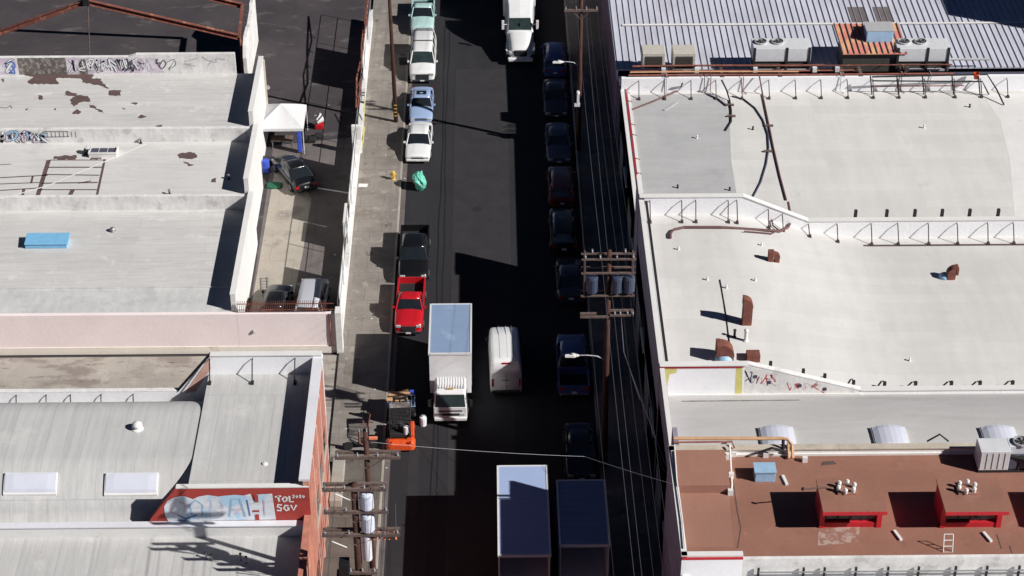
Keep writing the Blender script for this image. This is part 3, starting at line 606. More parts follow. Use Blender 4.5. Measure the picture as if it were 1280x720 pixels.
for i in range(12):
    x = -2.3+i*.41; b.add([(x, -.95, 1.56), (x+.05, -.95, 1.56), (x-.22, 2.2, 2.36), (x-.27, 2.2, 2.36), (x, -.95, 1.64), (x+.05, -.95, 1.64), (x-.22, 2.2, 2.44), (x-.27, 2.2, 2.44)], [(4, 5, 6, 7), (0, 1, 5, 4), (1, 2, 6, 5), (3, 0, 4, 7)], 1)
b.build('awning', [M['corrpink'], M['corrdark']], t)
t2 = thing('roof_fan_box', 'pale grey-green box standing on top of the pink metal awning', 'box', (p.x+.45, p.y+2.1, 8.2)); MB().box(-.95, .95, -.7, .7, 0, .95).build('housing', M['skyblue2'], t2, bevel=.04); MB().box(-1, 1, -.72, .72, .95, 1.0).build('lid', M['steelg'], t2)
o = MB().tube([(-1.7, 0, 0), (1.7, 0, 0)], .09, 8).build('gutter_pipe', M['steelg']); o.location = G(1208, 74, 6.9); tag(o, 'loose grey pipe lying on the metal roof right of the condensers', 'pipe')
# ================================================================= R2
R2 = wthing('stepped_parapet_building', 'white roofed building with sloped parapet ends, a red top stripe and graffiti', 'building', (XW, 97, 0))
def ramp(x, a=14, b=24): t_ = min(1, max(0, (x-a)/(b-a))); return t_*t_*(3-2*t_)
def zR2(x, y):
    u = min(1, max(0, (y-88.2)/(105.3-88.2))); a = 7.6+(6.95-7.6)*ramp(x); b = 7.8+(5.95-7.8)*ramp(x)
    return a+(b-a)*u+.4*(1-(2*u-1)**2)
MB().box(XW, 70, 88.3, 105.5, 0, 5.7).build('wall', M['wallR'], R2)
roofgrid(XW+.25, 70, 88.2, 105.4, zR2, 60, 14).build('roof', M['roofR'], R2, smooth=True)
nx0, nx1 = G(930, 248, 9.1).x, G(1010, 273, 7.3).x
MB().xz([(XW+.3, 5), (70, 5), (70, 7.25), (nx1, 7.25), (nx0, 9.1), (XW+.3, 9.1)], 105.3, 105.6).build('parapet', M['whiteface'], R2)
coping(R2, [(70, 105.45, 7.25), (nx1, 105.45, 7.25), (nx0, 105.45, 9.1), (XW, 105.45, 9.1)], .4, 'white')
MB().box(XW, XW+.3, 88.2, 105.6, 0, 8.85).build('front_wall', M['wallR'], R2)
coping(R2, [(XW+.12, 88.2, 8.85), (XW+.12, 105.65, 8.85)], .3, 'white'); coping(R2, [(XW+.42, 88.2, 8.8), (XW+.42, 105.3, 8.8)], .16, 'blackmat', 'flashing')
sx0, sx1 = G(935, 455, 9.1).x, G(1076, 488, 7.2).x
sp = MB().xz([(XW+.3, 5), (70, 5), (70, 7.25), (sx1, 7.25), (sx0, 9.1), (XW+.3, 9.1)], 87.9, 88.2).build('parapet', M['whiteface'], R2)
coping(R2, [(sx1, 88.05, 7.25), (70, 88.05, 7.25)], .4, 'white'); coping(R2, [(sx0, 88.05, 9.1), (sx1, 88.05, 7.25)], .34, 'whitedirt')
coping(R2, [(XW-.03, 88.0, 9.1), (sx0, 88.0, 9.1)], .42, 'white'); MB().box(XW-.03, sx0-.3, 87.86, 87.899, 8.93, 9.1).build('red_stripe', M['redpaint'], R2)
sw = lambda px, z=8.3: G(px, 475, z).x
pp = MB(); pp.poly([(sw(827), 87.895, 7.1), (sw(834), 87.895, 7.1), (sw(837), 87.895, 8.5), (sw(846), 87.895, 8.6), (sw(846), 87.895, 8.9), (sw(826), 87.895, 8.9)], 0); pp.build('painted_patch', M['yellowpaint'], R2); pp = MB(); pp.poly([(sw(921), 87.895, 7.1), (sw(930), 87.895, 7.1), (sw(928), 87.895, 8.9), (sw(920), 87.895, 8.9)], 0)
pp.build('painted_patch', M['yellowpaint'], R2); pp = MB(); pp.poly([(sw(932), 87.896, 7.0), (sx1-.1, 87.896, 7.0), (sx1-.1, 87.896, 7.2), (sx0+.1, 87.896, 8.98), (sw(932), 87.896, 9.0)], 0)
pp.build('painted_patch', M['whitedirt'], R2)
blob_letters(R2, sw(942), sw(972), 7.6, 8.5, 87.89, 3, ['graf_red', 'pink'], 21, .05); blob_letters(R2, sw(985), sw(1025), 7.3, 7.9, 87.89, 4, ['graf_red', 'pink'], 23, .04); blob_letters(R2, sw(930), sw(945), 7.8, 8.8, 87.89, 1, ['graf_dark'], 25, .05); blob_letters(R2, sw(1025), sw(1045), 7.1, 7.5, 87.89, 2, ['pink', 'graf_red'], 26, .03)
ww = MB()
for (a_, b_) in ((945, 8.2), (963, 7.8), (1002, 7.55), (1034, 7.3)): MB().box(sw(a_)-.1, sw(a_)+.1, 87.87, 87.899, b_, b_+.2).build('anchor_plate', M['graf_dark'], R2)

braces(R2, [(811, 266), (851, 270), (869, 272), (910, 275), (921, 277), (961, 284), (978, 285), (1012, 295), (1045, 296), (1086, 297), (1119, 297), (1157, 297), (1193, 297), (1231, 297), (1263, 297)], 105.3, lambda x: 9.0-1.8*min(1, max(0, (x-nx0)/(nx1-nx0))), zR2, .95, 'brace')
pegs = MB()
for px, py, z in ((1072, 273, 7.6), (1111, 272, 7.6), (1146, 271, 7.6), (1180, 270, 7.6), (1215, 271, 7.6), (1251, 271, 7.6)):
    p = G(px, py, z); MB().box(p.x-.09, p.x+.09, 105.7, 105.9, 7.0, 7.75).build('brace_anchor', M['blackmat'], R2)
for px, py in ((955, 451), (998, 460), (1027, 468), (1066, 477), (1107, 484), (1146, 484), (1191, 484), (1227, 484), (1268, 484)):
    p = G(px, py, 7.4); zt = 9.1 if p.x < sx0 else max(7.25, 9.1-(p.x-sx0)*(1.85/(sx1-sx0))); b = MB(); b.box(p.x-.08, p.x+.08, 88.25, 88.4, zt-.3, zt+.28); b.tube([(p.x, 88.3, zt+.1), (p.x+.04, 89.0, zR2(p.x, 89)+.05)], .035, 5); b.build('brace_anchor', M['blackmat'], R2)
q2 = lambda px, py, dz=.12: (lambda p: (p.x, p.y, p.z+dz))(on(px, py, zR2))
pipe(R2, [q2(838, 299, .1), q2(838, 294), q2(842, 289), q2(855, 286), q2(900, 286), q2(960, 290), q2(975, 291), q2(985, 286), q2(989, 278), q2(987, 266), q2(985, 255)], .085, 'pipebrown')
pipe(R2, [q2(975, 291), q2(966, 284), q2(964, 274), q2(975, 268, .5)], .05, 'pipebrown'); pipe(R2, [q2(930, 291), q2(965, 294), q2(972, 290)], .04, 'pipebrown')
pipe(R2, [q2(900, 350, .03), q2(907, 390, .03), q2(912, 430, .03), q2(915, 440, .03)], .03, 'blackmat')
# long brown shadow strip under the north parapet, painted as a flat dark band
MB().add([(nx1+1.5, 104.1, zR2(25, 104.1)+.03), (60, 104.1, zR2(25, 104.1)+.03), (60, 104.3, zR2(25, 104.3)+.035), (nx1+1.5, 104.3, zR2(25, 104.3)+.035)], [(0, 1, 2, 3)]).build('shadow_strip', M['tarbrown'], R2)
def slab_box(name, lab, cat, px, py, sx, sy, h, m, zf=zR2, top=None, group=None):
    p = on(px, py, zf); t = thing(name, lab, cat, p, 0, group); MB().box(-sx/2, sx/2, -sy/2, sy/2, 0, h).build('housing', M[m], t, bevel=.02)
    if top: MB().box(-sx/2-.05, sx/2+.05, -sy/2-.05, sy/2+.05, h, h+.06).build('lid', M[top], t)
    return t
def duct(lab, px, py, h, wd, turn=-1, m='rust', zf=zR2, ln=.8):
    p = on(px, py, zf); t = thing('vent_duct', lab, 'duct', p, 0, 'rusty vent ducts on the white roof')
    MB().box(-wd/2, wd/2, -wd*.45, wd*.45, 0, h).build('riser', M[m], t, bevel=.02)
    prof = []; n = 8; b = MB(); rings = []
    for i in range(n+1):
        a = math.pi/2*i/n; cx, cz = turn*(wd/2)-0, h
        rad0, rad1 = 0.02, wd+.02
        rings.append([(turn*(wd/2)-turn*math.cos(a)*r_, yy, h+math.sin(a)*r_) for r_, yy in ((rad0, -wd*.45), (rad1, -wd*.45), (rad1, wd*.45), (rad0, wd*.45))])
    b.loft(rings); b.build('elbow', M[m], t); x = turn*wd/2
    MB().box(min(x, x+turn*ln*.5), max(x, x+turn*ln*.5), -wd*.5, wd*.5, h+.02, h+wd+.04).build('hood', M[m], t, bevel=.02); return t
duct('tall rusty brown square duct standing alone on the white roof', 933, 404, 1.25, .55, -1, ln=.05)
duct('low rusty curved duct at the foot of the red striped parapet', 908, 448, .35, .75, -1, ln=.5)
slab_box('roof_box', 'squat rusty brown box at the right end of the red stripe', 'box', 941, 449, .75, .6, .45, 'rust')
t = thing('vent_dome', 'half round pale galvanised cowl under the curved rusty duct', 'vent', on(905, 449, zR2)); MB().lathe((0, 0, 0), [(.55, 0), (.5, .2), (.35, .38), (.1, .45)], 16).build('dome', M['skyblue2'], t, smooth=True)
roofvent('double headed dark and white vent beneath the tall brown duct', on(932, 426, zR2), .1, .7, True, 'white'); roofvent('thin white vent just left of the tall brown duct foot', on(918, 421, zR2), .07, .45, True, 'blackmat')
duct('pair of rusty boxes left of centre casting a black shadow', 971, 327, .35, .3, -1, ln=.3); slab_box('roof_box', 'rusty brown box closest to the curled pipe on the white roof', 'box', 963, 326, .35, .3, .75, 'rust')
duct('lone rusty duct with a blue grey cowl at the right side of the white roof', 1188, 348, .35, .5, 1, ln=.3); t = thing('vent_dome', 'blue grey cowl beside the lone rusty duct', 'vent', on(1180, 347, zR2)); MB().lathe((0, 0, 0), [(.36, 0), (.3, .2), (.1, .36)], 12).build('dome', M['skyblue2'], t, smooth=True)
for px, py, lab in ((848, 312, 'white vent pipe near the street edge below the curled pipe end'), (944, 351, 'tiny white vent below the pair of rusty boxes'), (884, 350, 'thin upright pipe near the street edge of the white roof'), (952, 307, 'flat white cap above the pair of rusty boxes'), (908, 360, 'small dark stub beside the thin roof cable'), (1137, 451, 'faint square patch vent near the lower parapet')):
    roofvent(lab, on(px, py, zR2), .05, .16, True, 'white', 'small vents on the sloped parapet roof')
for px, py, lab in ((847, 235, 'black goose neck pipe close to the middle parapet on the grey patch'), (912, 238, 'short black stub at the corner of the grey patch'), (871, 173, 'small white vent on the grey roof patch'), (941, 162, 'low branching pipe on the white roof near the black hose'), (1212, 134, 'little pipe alone on the right side of the far white roof'), (1155, 160, 'faint round roof cap in the middle of the far white roof')):
    roofvent(lab, on(px, py, zR1), .055, .2, True, 'blackmat' if 'black' in lab or 'pipe' in lab else 'white', 'small vents on the far white roof')
# ================================================================= R3
R3 = wthing('skylit_building', 'narrow grey roofed building with a row of curved skylights', 'building', (XW, 82, 0))
def zR3(x, y): u = min(1, max(0, (y-77.5)/(87.9-77.5))); return 7.0+.9*(1-(2*u-1)**2)
MB().box(XW, 70, 79, 87.8, 0, 6.9).build('wall', M['wallR'], R3)
roofgrid(XW+.2, 70, 78.8, 87.9, zR3, 10, 14).build('roof', M['roofR3'], R3, smooth=True)
MB().box(XW, XW+.25, 78.95, 80.6, 8.9, 10.6).build('shadow_stub', M['wallR'], R3); MB().box(XW, XW+.25, 78.95, 87.89, 0, 8.9).build('front_wall', M['wallR'], R3); coping(R3, [(XW+.1, 78.95, 8.9), (XW+.1, 87.85, 8.9)], .26, 'white')  # stub above the front wall is added to lengthen the shadow over the trucks
for px in (972, 1113, 1250, 1400): skylt(R3, px, 549, 1.75, 1.9, zR3, h=.2, bulge=.16)
c = MB(); c.add([(10.5, 87.0, zR3(0, 87.0)+.02), (17, 87.05, zR3(0, 87.05)+.02), (17, 87.12, zR3(0, 87.12)+.02), (10.5, 87.1, zR3(0, 87.1)+.02)], [(0, 1, 2, 3)]); c.build('seam', M['dirty'], R3); MB().box(XW+.3, sx1, 87.8, 87.89, 6.95, 7.12).build('flashing', M['white'], R3)
# ================================================================= R4
zr = 10.35
YN4 = G(900, 558, 10.7).y; YS4 = G(1100, 695, zr).y
R4 = wthing('brown_roof_building', 'tallest right hand building with a reddish brown flat roof and two clerestories', 'building', (XW, 74, 0))
xw4 = 9.0
MB().box(xw4, 70, YS4, YN4-.1, 0, zr-.05).build('wall', M['wallR'], R4)
r = MB(); rect(r, xw4, 70, YS4, YN4-.1, zr)
sheetpx(r, [(850,612),(912,612),(913,640),(917,684),(853,684)], zr+.004, 1); sheetpx(r, [(1023,663),(1075,655),(1073,678),(1022,682)], zr+.006, 2); sheetpx(r, [(1028,577),(1042,576),(1046,580),(1026,582)], zr+.006, 3)
pline(r, [(916,600),(922,640),(926,660),(922,685)], .06, zr+.008, 3); pline(r, [(1246,668),(1252,686)], .06, zr+.008, 3); pline(r, [(1262,682),(1265,692)], .06, zr+.008, 3)
r.build('roof', [M['brownroof'], M['brownpatch'], M['brownworn'], M['tarbrown']], R4)
a0 = G(850, 606, 10.9).y; MB().box(xw4+.2, G(912, 600, 10.9).x, a0, YN4-.45, zr-.02, zr+.5).build('raised_deck', M['brownpatch'], R4)
MB().box(xw4, 70, YN4-.3, YN4, zr-.1, 10.7).build('parapet', M['white'], R4); coping(R4, [(70, YN4-.15, 10.7), (xw4, YN4-.15, 10.7)], .42, 'beige'); MB().box(xw4+.3, 70, YN4-.4, YN4-.3, zr, zr+.12).build('flashing', M['white'], R4)
MB().box(xw4-.02, xw4+.22, YS4-.3, YN4, 0, 10.7).build('front_wall', M['wallR'], R4); coping(R4, [(xw4+.1, YS4-.3, 10.7), (xw4+.1, YN4, 10.7)], .28, 'white')
sxm = G(928, 686, 10.75).x
MB().box(xw4, sxm, YS4-.3, YS4-.02, zr-.1, 10.7).build('parapet', M['white'], R4); coping(R4, [(xw4-.05, YS4-.16, 10.7), (sxm, YS4-.16, 10.7)], .3, 'white'); MB().box(xw4-.03, sxm, YS4-.34, YS4-.301, 6, 10.53).build('wall', M['whiteface'], R4); MB().box(xw4, sxm, YS4-.36, YS4-.303, 10.53, 10.65).build('red_stripe', M['redpaint'], R4)
MB().box(sxm+.01, 70, YS4-.2, YS4-.003, 5, zr+.05).build('wall', M['whitedirt'], R4)
def clerestory(px0, px1):
    z = zr+1.6; nw, se = G(px0, 598, z), G(px1, 642, z); x0, x1, yn, ys = nw.x, se.x-.25, nw.y, G(px0, 641, z).y
    b = MB(); b.box(x0+.06, x1-.06, ys+.95, yn-.1, zr-.02, z-.1); cl = b.build('clerestory', M['redpaint'], R4)
    MB().box(x0, x1, ys, yn, z-.09, z).build('roof', M['brownroof'], cl); MB().box(x0-.02, x1+.02, ys-.03, ys+.02, z-.16, z+.02).build('fascia', M['redpaint'], cl)
    MB().box(x0+.02, x1-.02, ys+.75, ys+.94, zr, zr+.3).build('sill', M['redpaint'], cl); MB().box(x0+.35, x1-.4, ys+.9, ys+.945, zr+.32, z-.25).build('glazing', M['glass'], cl)
    [MB().box(xx_-.12, xx_+.12, ys+.7, ys+.95, zr, z-.1).build('post', M['redpaint'], cl) for xx_ in (x0+.14, x1-.14)]
    for k_ in range(1, 4): MB().box(x0+.35+(x1-x0-.75)*k_/4-.03, x0+.35+(x1-x0-.75)*k_/4+.03, ys+.88, ys+.945, zr+.3, z-.12).build('mullion', M['blackmat'], cl)
    c = Vector(((x0+x1)/2-.2, (yn+ys)/2+.35, z)); return c
cA = clerestory(1020, 1116); cB = clerestory(1170, 1268); clerestory(1322, 1420)
for c, lab in ((cA, 'ring of white posts with a dark box on the left clerestory roof'), (cB, 'ring of white posts with a dark box on the right clerestory roof')):
    t = thing('vent_cluster', lab, 'vent', c, 0, 'vent clusters on the clerestories'); MB().box(-.45, .45, -.35, .35, 0, .1).build('base', M['brownpatch'], t)
    for k_ in range(6):
        a = k_*1.047+.3; MB().lathe((.42*math.cos(a), .34*math.sin(a), .1), [(.09, 0), (.11, .2), (.06, .3)], 8).build('post', M['white'], t)
t = thing('loose_pipe', 'thin pale pipe lying left of the vent ring on the clerestory', 'pipe', cA+Vector((-1.5, .1, .05))); MB().tube([(-.6, -.05, 0), (.6, .08, .03)], .04, 6).build('pipe', M['woodarm'], t); MB().lathe((-.6, -.05, -.03), [(.07, 0), (.07, .12)], 8).build('end_cap', M['blackmat'], t)
slab_box('roof_box', 'pale blue flat box with a square black shadow on the brown roof', 'box', 955, 597, 1.0, .7, .6, 'skyblue2', lambda x, y: zr, 'skyblue2')
for px, py, lab, an in ((981, 601, 'white upright board lying left of the left clerestory', 80), (1122, 670, 'white board standing at the right foot of the left clerestory', 72), (1234, 672, 'white board leaning below the right clerestory', 70)):
    o = MB().box(-.35, .35, -.07, .07, 0, .1).build('board', M['white']); o.location = on(px, py, zr+.01); o.rotation_euler = (0, 0, R(-an)); tag(o, lab, 'board', 'loose white boards on the brown roof')
# air handler
p = G(1222, 591, zr); MB().box(XW+.02, 70, 125.17, 127.45, 0, 5.75).build('gap_sun_block', M['gutter'], R1)  # block filling the gap is added to stop sun streaks on the street
ah = thing('air_handler', 'big white air handling unit with a round fan on the brown roof', 'air handler', p+Vector((2, .6, 0)))
MB().box(-2, -.5, -.6, .5, .15, 1.35).box(-.5, 3, -.2, .5, .15, 1.35).build('housing', M['hvac'], ah, bevel=.03)
MB().box(-.48, 3, -.55, -.22, .2, .9).build('motor_bay', M['gutter'], ah); MB().box(-2, 3, -.6, .5, 0, .14).build('base', M['blackmat'], ah); fan(ah, 0.15, .12, 1.35, .42)
b = MB(); [b.box(-1.95+i*.3, -1.93+i*.3, -.625, -.6, .25, 1.25) for i in range(5)]; b.build('panel_seam', M['steelg'], ah); b = MB(); b.tube([(-.5, -.5, 1.0), (.2, -.6, .9), (.5, -.65, .4), (1.3, -.65, .3)], .09, 6); b.tube([(0, -.55, .2), (0, -.55, 1.0), (2.2, -.5, 1.0)], .06, 6); b.build('pipe', M['blackmat'], ah)
b = MB(); b.tube([(-4.2, 1.5, .35), (-3.6, 1.5, .8), (-3.1, 1.5, .35)], .05, 5); b.build('pipe_bracket', M['blackmat'], ah)
# conduit over the north parapet
q4 = lambda px, py, z: tuple(G(px, py, z))
pipe(R4, [q4(842, 548, 11.1), q4(900, 548, 11.1), q4(975, 548, 11.1), q4(984, 549, 11.1), q4(990, 556, 10.95), q4(991, 572, zr+.1)], .09, 'pipetan'); pipe(R4, [q4(842, 553, 11.0), q4(915, 552, 11.0), q4(918, 560, 10.85)], .05, 'rustpipe'); pipe(R4, [q4(985, 553, 11.0), q4(986, 573, zr+.1)], .07, 'pipetan'); pipe(R4, [q4(979, 550, 11.2), q4(979, 566, zr+.2)], .09, 'blackmat')
pipe(R4, [q4(843, 556, 10.95), q4(846, 600, 10.85), q4(853, 650, 10.85), q4(856, 685, 10.85)], .035, 'white'); pipe(R4, [q4(912, 556, 11.0), q4(914, 590, zr+.1), q4(915, 606, zr+.1), q4(914, 616, zr+.1)], .05, 'white')
for px, py in ((905, 556), (912, 562), (917, 568), (909, 571), (914, 595), (913, 616), (1006, 575), (957, 569)): p = G(px, py, zr+.1); MB().box(p.x-.13, p.x+.13, p.y-.1, p.y+.1, zr, zr+.3).build('junction_box', M['white'], R4)
b = MB(); b.tube([q4(948, 566, 10.8), q4(965, 560, 11.1), q4(980, 564, 10.85)], .07, 6); b.build('pipe', M['blackmat'], R4)
# ================================================================= R5
R5 = wthing('corner_building', 'white roofed building cut by the lower right edge of the picture', 'building', (XW, 60, 0))
MB().box(XW-.2, 70, 40, YS4-.4, 0, 8.75).build('wall', M['wallR'], R5); r = MB(); rect(r, XW-.2, 70, 40, YS4-.3, 8.8); r.build('roof', M['roofR'], R5)
MB().box(sxm+.3, 70, YS4-.9, YS4-.5, 8.8, 9.05).build('kerb', M['white'], R5)
MB().box(XW-.25, XW+.05, 40, YS4-.31, 0, 9.5).build('front_wall', M['wallR'], R5); coping(R5, [(XW-.1, 40, 9.5), (XW-.1, YS4-.31, 9.5)], .3, 'white')
b = MB(); xs_ = [G(px, 707, 9.4).x for px in (945, 1001, 1027, 1066, 1106, 1144, 1190, 1229, 1269, 1310)]
for x in xs_: MB().box(x-.05, x+.05, YS4-.4, YS4-.3, 8.85, 9.95).build('post', M['blackmat'], R5)
MB().tube([(xs_[0], YS4-.42, 9.75), (xs_[-1], YS4-.42, 9.75)], .04, 6).build('rail', M['steel'], R5)
t = thing('ladder', 'pale metal ladder hooked over the edge of the brown roof', 'ladder', G(1180, 715, 9.0)); xl_ = .0
b = MB(); [b.tube([(sx*.22, -.6, -.1), (sx*.22, .25, 2.2)], .03, 6) for sx in (-1, 1)]; b.build('rail', M['white'], t); b = MB(); [b.tube([(-.22, -.6+.85*k_/8, -.1+2.3*k_/8), (.22, -.6+.85*k_/8, -.1+2.3*k_/8)], .022, 5) for k_ in ()]; [MB().tube([(-.22, -.6+.85*k_/8, -.1+2.3*k_/8), (.22, -.6+.85*k_/8, -.1+2.3*k_/8)], .022, 5).build('rung', M['white'], t) for k_ in range(1, 9)]
t = thing('roof_bracket', 'dark folded metal bracket frame lying left of the pale ladder', 'bracket', G(1163, 712, 8.9)); b = MB(); b.tube([(-.5, 0, .1), (-.1, .5, .6), (.5, .55, .7)], .06, 5); b.tube([(-.1, -.2, .1), (.2, .5, .65)], .06, 5); b.tube([(-.3, .45, .1), (.6, .5, .3)], .05, 5); b.build('frame', M['blackmat'], t); MB().box(-.6, -.2, -.3, .1, .05, .25).build('housing', M['gutter'], t)
# street fronts of the east side (in shade): doors and windows
for root, ys_ in ((R2, (90.5, 94.5, 98.5, 102.5)), (R3, (80.5, 85)), (R1, (108.5, 113, 117.5, 122))):
    for i, y in enumerate(ys_):
        xq = XW if root is not R1 else XW+.1
        if i % 2: MB().box(xq-.06, xq-.003, y-1.5, y+1.5, .13, 3.4).build('rollup_door', M['steel'], root)
        else:
            o = MB().box(xq-.04, xq-.003, y-1.2, y+1.2, 3.2, 4.8).build('window', M['glass'], root); MB().box(xq-.12, xq-.004, y-1.3, y+1.3, 3.05, 3.19).build('sill', M['white'], o)
# ================================================================= vehicles (front towards -Y, origin on the ground at the centre)
def wheels(t, pts, r=.33, wd=.22, rim='steel'):
    for x, y in pts:
        s = 1 if x > 0 else -1
        wh = MB(); wh.tube([(x-wd/2*s, y, r), (x+wd/2*s, y, r)], r, 18); w_ = wh.build('wheel', M['rubber'], t)
        MB().tube([(x+wd/2*s, y, r), (x+(wd/2+.015)*s, y, r)], r*.62, 14).build('rim', M[rim], w_)
def interp(tab, t):
    for (a, *va), (b, *vb) in zip(tab, tab[1:]):
        if t <= b: u = (t-a)/(b-a); return [p+(q_-p)*u for p, q_ in zip(va, vb)]
    return list(tab[-1][1:])
def car(name, label, cat, col, kind, L_, W_, H_, loc, rz=0, group=None, extras=()):
    t = thing(name, label, cat, loc, rz, group); hw = W_/2; P_ = M['p_'+col] if 'p_'+col in M else M[col]
    K = dict(sedan=dict(belt=.9, hood=.74, trunk=.92, a=(.27, .41), c=(.68, .86)), suv=dict(belt=1.05, hood=.98, trunk=1.05, a=(.25, .37), c=(.93, .985)),
             wagonvan=dict(belt=1.2, hood=1.08, trunk=1.2, a=(.2, .31), c=(.95, .99)), hatch=dict(belt=.95, hood=.84, trunk=.95, a=(.26, .42), c=(.84, .97)),
             pickup=dict(belt=1.1, hood=1.03, trunk=1.1, a=(.27, .37), c=(.52, .56)), crew=dict(belt=1.12, hood=1.06, trunk=1.12, a=(.25, .34), c=(.62, .655)))[kind]
    end = 1.0 if kind not in ('pickup', 'crew') else K['c'][1]+.012
    a0, a1 = K['a']; c0, c1 = K['c']
    prof = [(0, .62*K['belt'], .80), (.012, K['hood']-.13, .9), (.05, K['hood']-.05, .965), (.12, K['hood'], .99), (a0-.02, K['belt']-.02, 1), (a0+.03, K['belt'], 1), (c0, K['belt'], 1)]
    if end == 1.0: prof += [(c1, K['trunk'], 1), (.975, K['trunk']-.03, .95), (.992, K['trunk']-.14, .88), (1.0, .6*K['belt'], .8)]
    else: prof += [(end, K['belt'], 1)]
    ts = sorted(set([p[0] for p in prof]+[.2, .35, .5, .6, .75]+[max(0, a0-.06)])); ts = [x for x in ts if x <= end]
    rings = []
    for u in ts:
        zb, f = interp(prof, u); h = hw*f; y = -L_/2+u*L_; cr = .035*W_
        half = [(h*.86, .24), (h*.97, .32), (h*1.0, zb*.55), (h*.985, zb*.86), (h*.93, zb-.02), (h*.55, zb+cr*.7)]
        rings.append([(x, y, z) for x, z in half]+[(0, y, zb+cr)]+[(-x, y, z) for x, z in half[::-1]])
    MB().loft(rings).build('body', P_, t, smooth=True, sub=1)
    # cabin
    yb0, yt0, yt1, yb1 = [-L_/2+v*L_ for v in (a0, a1, c0, c1)]; zb = K['belt']-.03
    def ring(y0, y1, h, z): return [(-h, y0+.06, z), (-h*.6, y0, z), (h*.6, y0, z), (h, y0+.06, z), (h, y1-.05, z), (h*.6, y1, z), (-h*.6, y1, z), (-h, y1-.05, z)]
    g = MB(); mid = .55
    g.loft([ring(yb0, yb1, hw*.92, zb), ring(yb0+(yt0-yb0)*mid, yb1+(yt1-yb1)*mid, hw*.85, zb+(H_-zb)*mid), ring(yt0, yt1, hw*.745, H_-.04)])
    cab = g.build('cabin_glass', M['glassg' if col in ('white',) and kind != 'sedan' else 'glass'], t, smooth=False)
    tr = hw*.76; rr = []
    for y, f, dz in ((yt0-.02, .9, -.035), (yt0+.1, .99, -.005), ((yt0+yt1)/2, 1.0, .012), (yt1-.1, .99, -.005), (yt1+.02, .9, -.035)):
        rr.append([(-tr*f, y, H_-.06+dz), (-tr*f, y, H_-.015+dz), (-tr*.6*f, y, H_+.01+dz), (0, y, H_+.02+dz), (tr*.6*f, y, H_+.01+dz), (tr*f, y, H_-.015+dz), (tr*f, y, H_-.06+dz)])
    MB().loft(rr).build('roof', P_, t, smooth=True, bevel=0)
    pl_ = MB()
    for s in (-1, 1):
        pl_.tube([(s*hw*.915, yb0+.04, zb), (s*hw*.74, yt0+.04, H_-.04)], .042, 6); pl_.tube([(s*hw*.915, yb1-.04, zb), (s*hw*.745, yt1-.03, H_-.04)], .06, 6)
        for f in ((.42,) if kind in ('sedan', 'hatch', 'crew') else (.36, .7) if kind in ('suv', 'wagonvan') else ()):
            pl_.tube([(s*hw*.925, yb0+(yb1-yb0)*f+.1, zb), (s*hw*.755, yt0+(yt1-yt0)*f, H_-.04)], .04, 5)
        pl_.tube([(s*hw*.93, yb0, zb+.02), (s*hw*.935, yb1, zb+.02)], .03, 5)
        pl_.build('pillar', P_, t); pl_ = MB()
    if kind in ('pickup', 'crew'):
        y0, y1 = -L_/2+(c1+.02)*L_, L_/2; zw = K['belt']
        b = MB(); [b.box(s*hw*.97-.0 if s < 0 else hw*.86, -hw*.86 if s < 0 else hw*.97, y0, y1-.02, .45, zw) for s in (-1, 1)]
        b.box(-hw*.86, hw*.86, y0, y0+.05, .45, zw); b.build('bed', P_, t, bevel=.03)
        MB().box(-hw*.93, hw*.93, y1-.07, y1+.01, .5, zw-.01).build('tailgate', P_, t, bevel=.02)
        MB().box(-hw*.86, hw*.86, y0+.05, y1-.07, .5, .62).build('bed_liner', M['blackmat'], t)
    # front and rear fittings
    yf, yr = -L_/2, L_/2; hz = K['hood']
    gr = MB().box(-hw*.5, hw*.5, yf-.02, yf+.08, .42, hz-.22).build('grille', M['plastic'], t, bevel=.02)
    b = MB(); [b.box(-hw*.48, hw*.48, yf-.035, yf-.02, .46+i*.09, .475+i*.09) for i in range(3)]; b.build('grille_bar', M['chrome'], gr)
    MB().box(-hw*.88, hw*.88, yf-.07, yf+.1, .26, .44).build('bumper', M['chrome'] if kind in ('pickup', 'wagonvan', 'crew') else P_, t, bevel=.05)
    MB().box(-hw*.88, hw*.88, yr-.1, yr+.06, .28, .5).build('bumper', M['chrome'] if kind in ('pickup', 'wagonvan', 'crew') else P_, t, bevel=.05)
    MB().box(-.16, .16, yf-.085, yf-.07, .3, .4).build('number_plate', M['white'], t); MB().box(-.16, .16, yr+.005, yr+.075, .55, .67).build('number_plate', M['white'], t)
    for s in (-1, 1):
        MB().box(min(s*hw*.52, s*hw*.86), max(s*hw*.52, s*hw*.86), yf-.01, yf+.1, hz-.32, hz-.15).build('headlight', M['lampglass'], t, bevel=.03)
        zt = K['trunk'] if end == 1.0 else K['belt']; MB().box(min(s*hw*.6, s*hw*.9), max(s*hw*.6, s*hw*.9), yr-.03, yr+.025, zt-.34, zt-.14).build('tail_light', M['tail'], t, bevel=.02)
        MB().box(min(s*hw*.98, s*(hw+.16)), max(s*hw*.98, s*(hw+.16)), yb0+.18, yb0+.28, K['belt']-.02, K['belt']+.14).build('mirror', M['chrome'] if 'chromemirror' in extras else P_, t, bevel=.02)
    b = MB(); [b.tube([(s*.1, yb0+.02, zb+.05), (s*.1+.5, yb0+.16, zb+.13)], .012, 4) for s in (-1, 0.5)]; b.build('wiper', M['plastic'], t)
    yw0, yw1 = yf+L_*.18, yr-L_*.19
    wheels(t, [(s*(hw-.1), y) for s in (-1, 1) for y in (yw0, yw1)], .34 if kind in ('sedan', 'hatch') else .38)
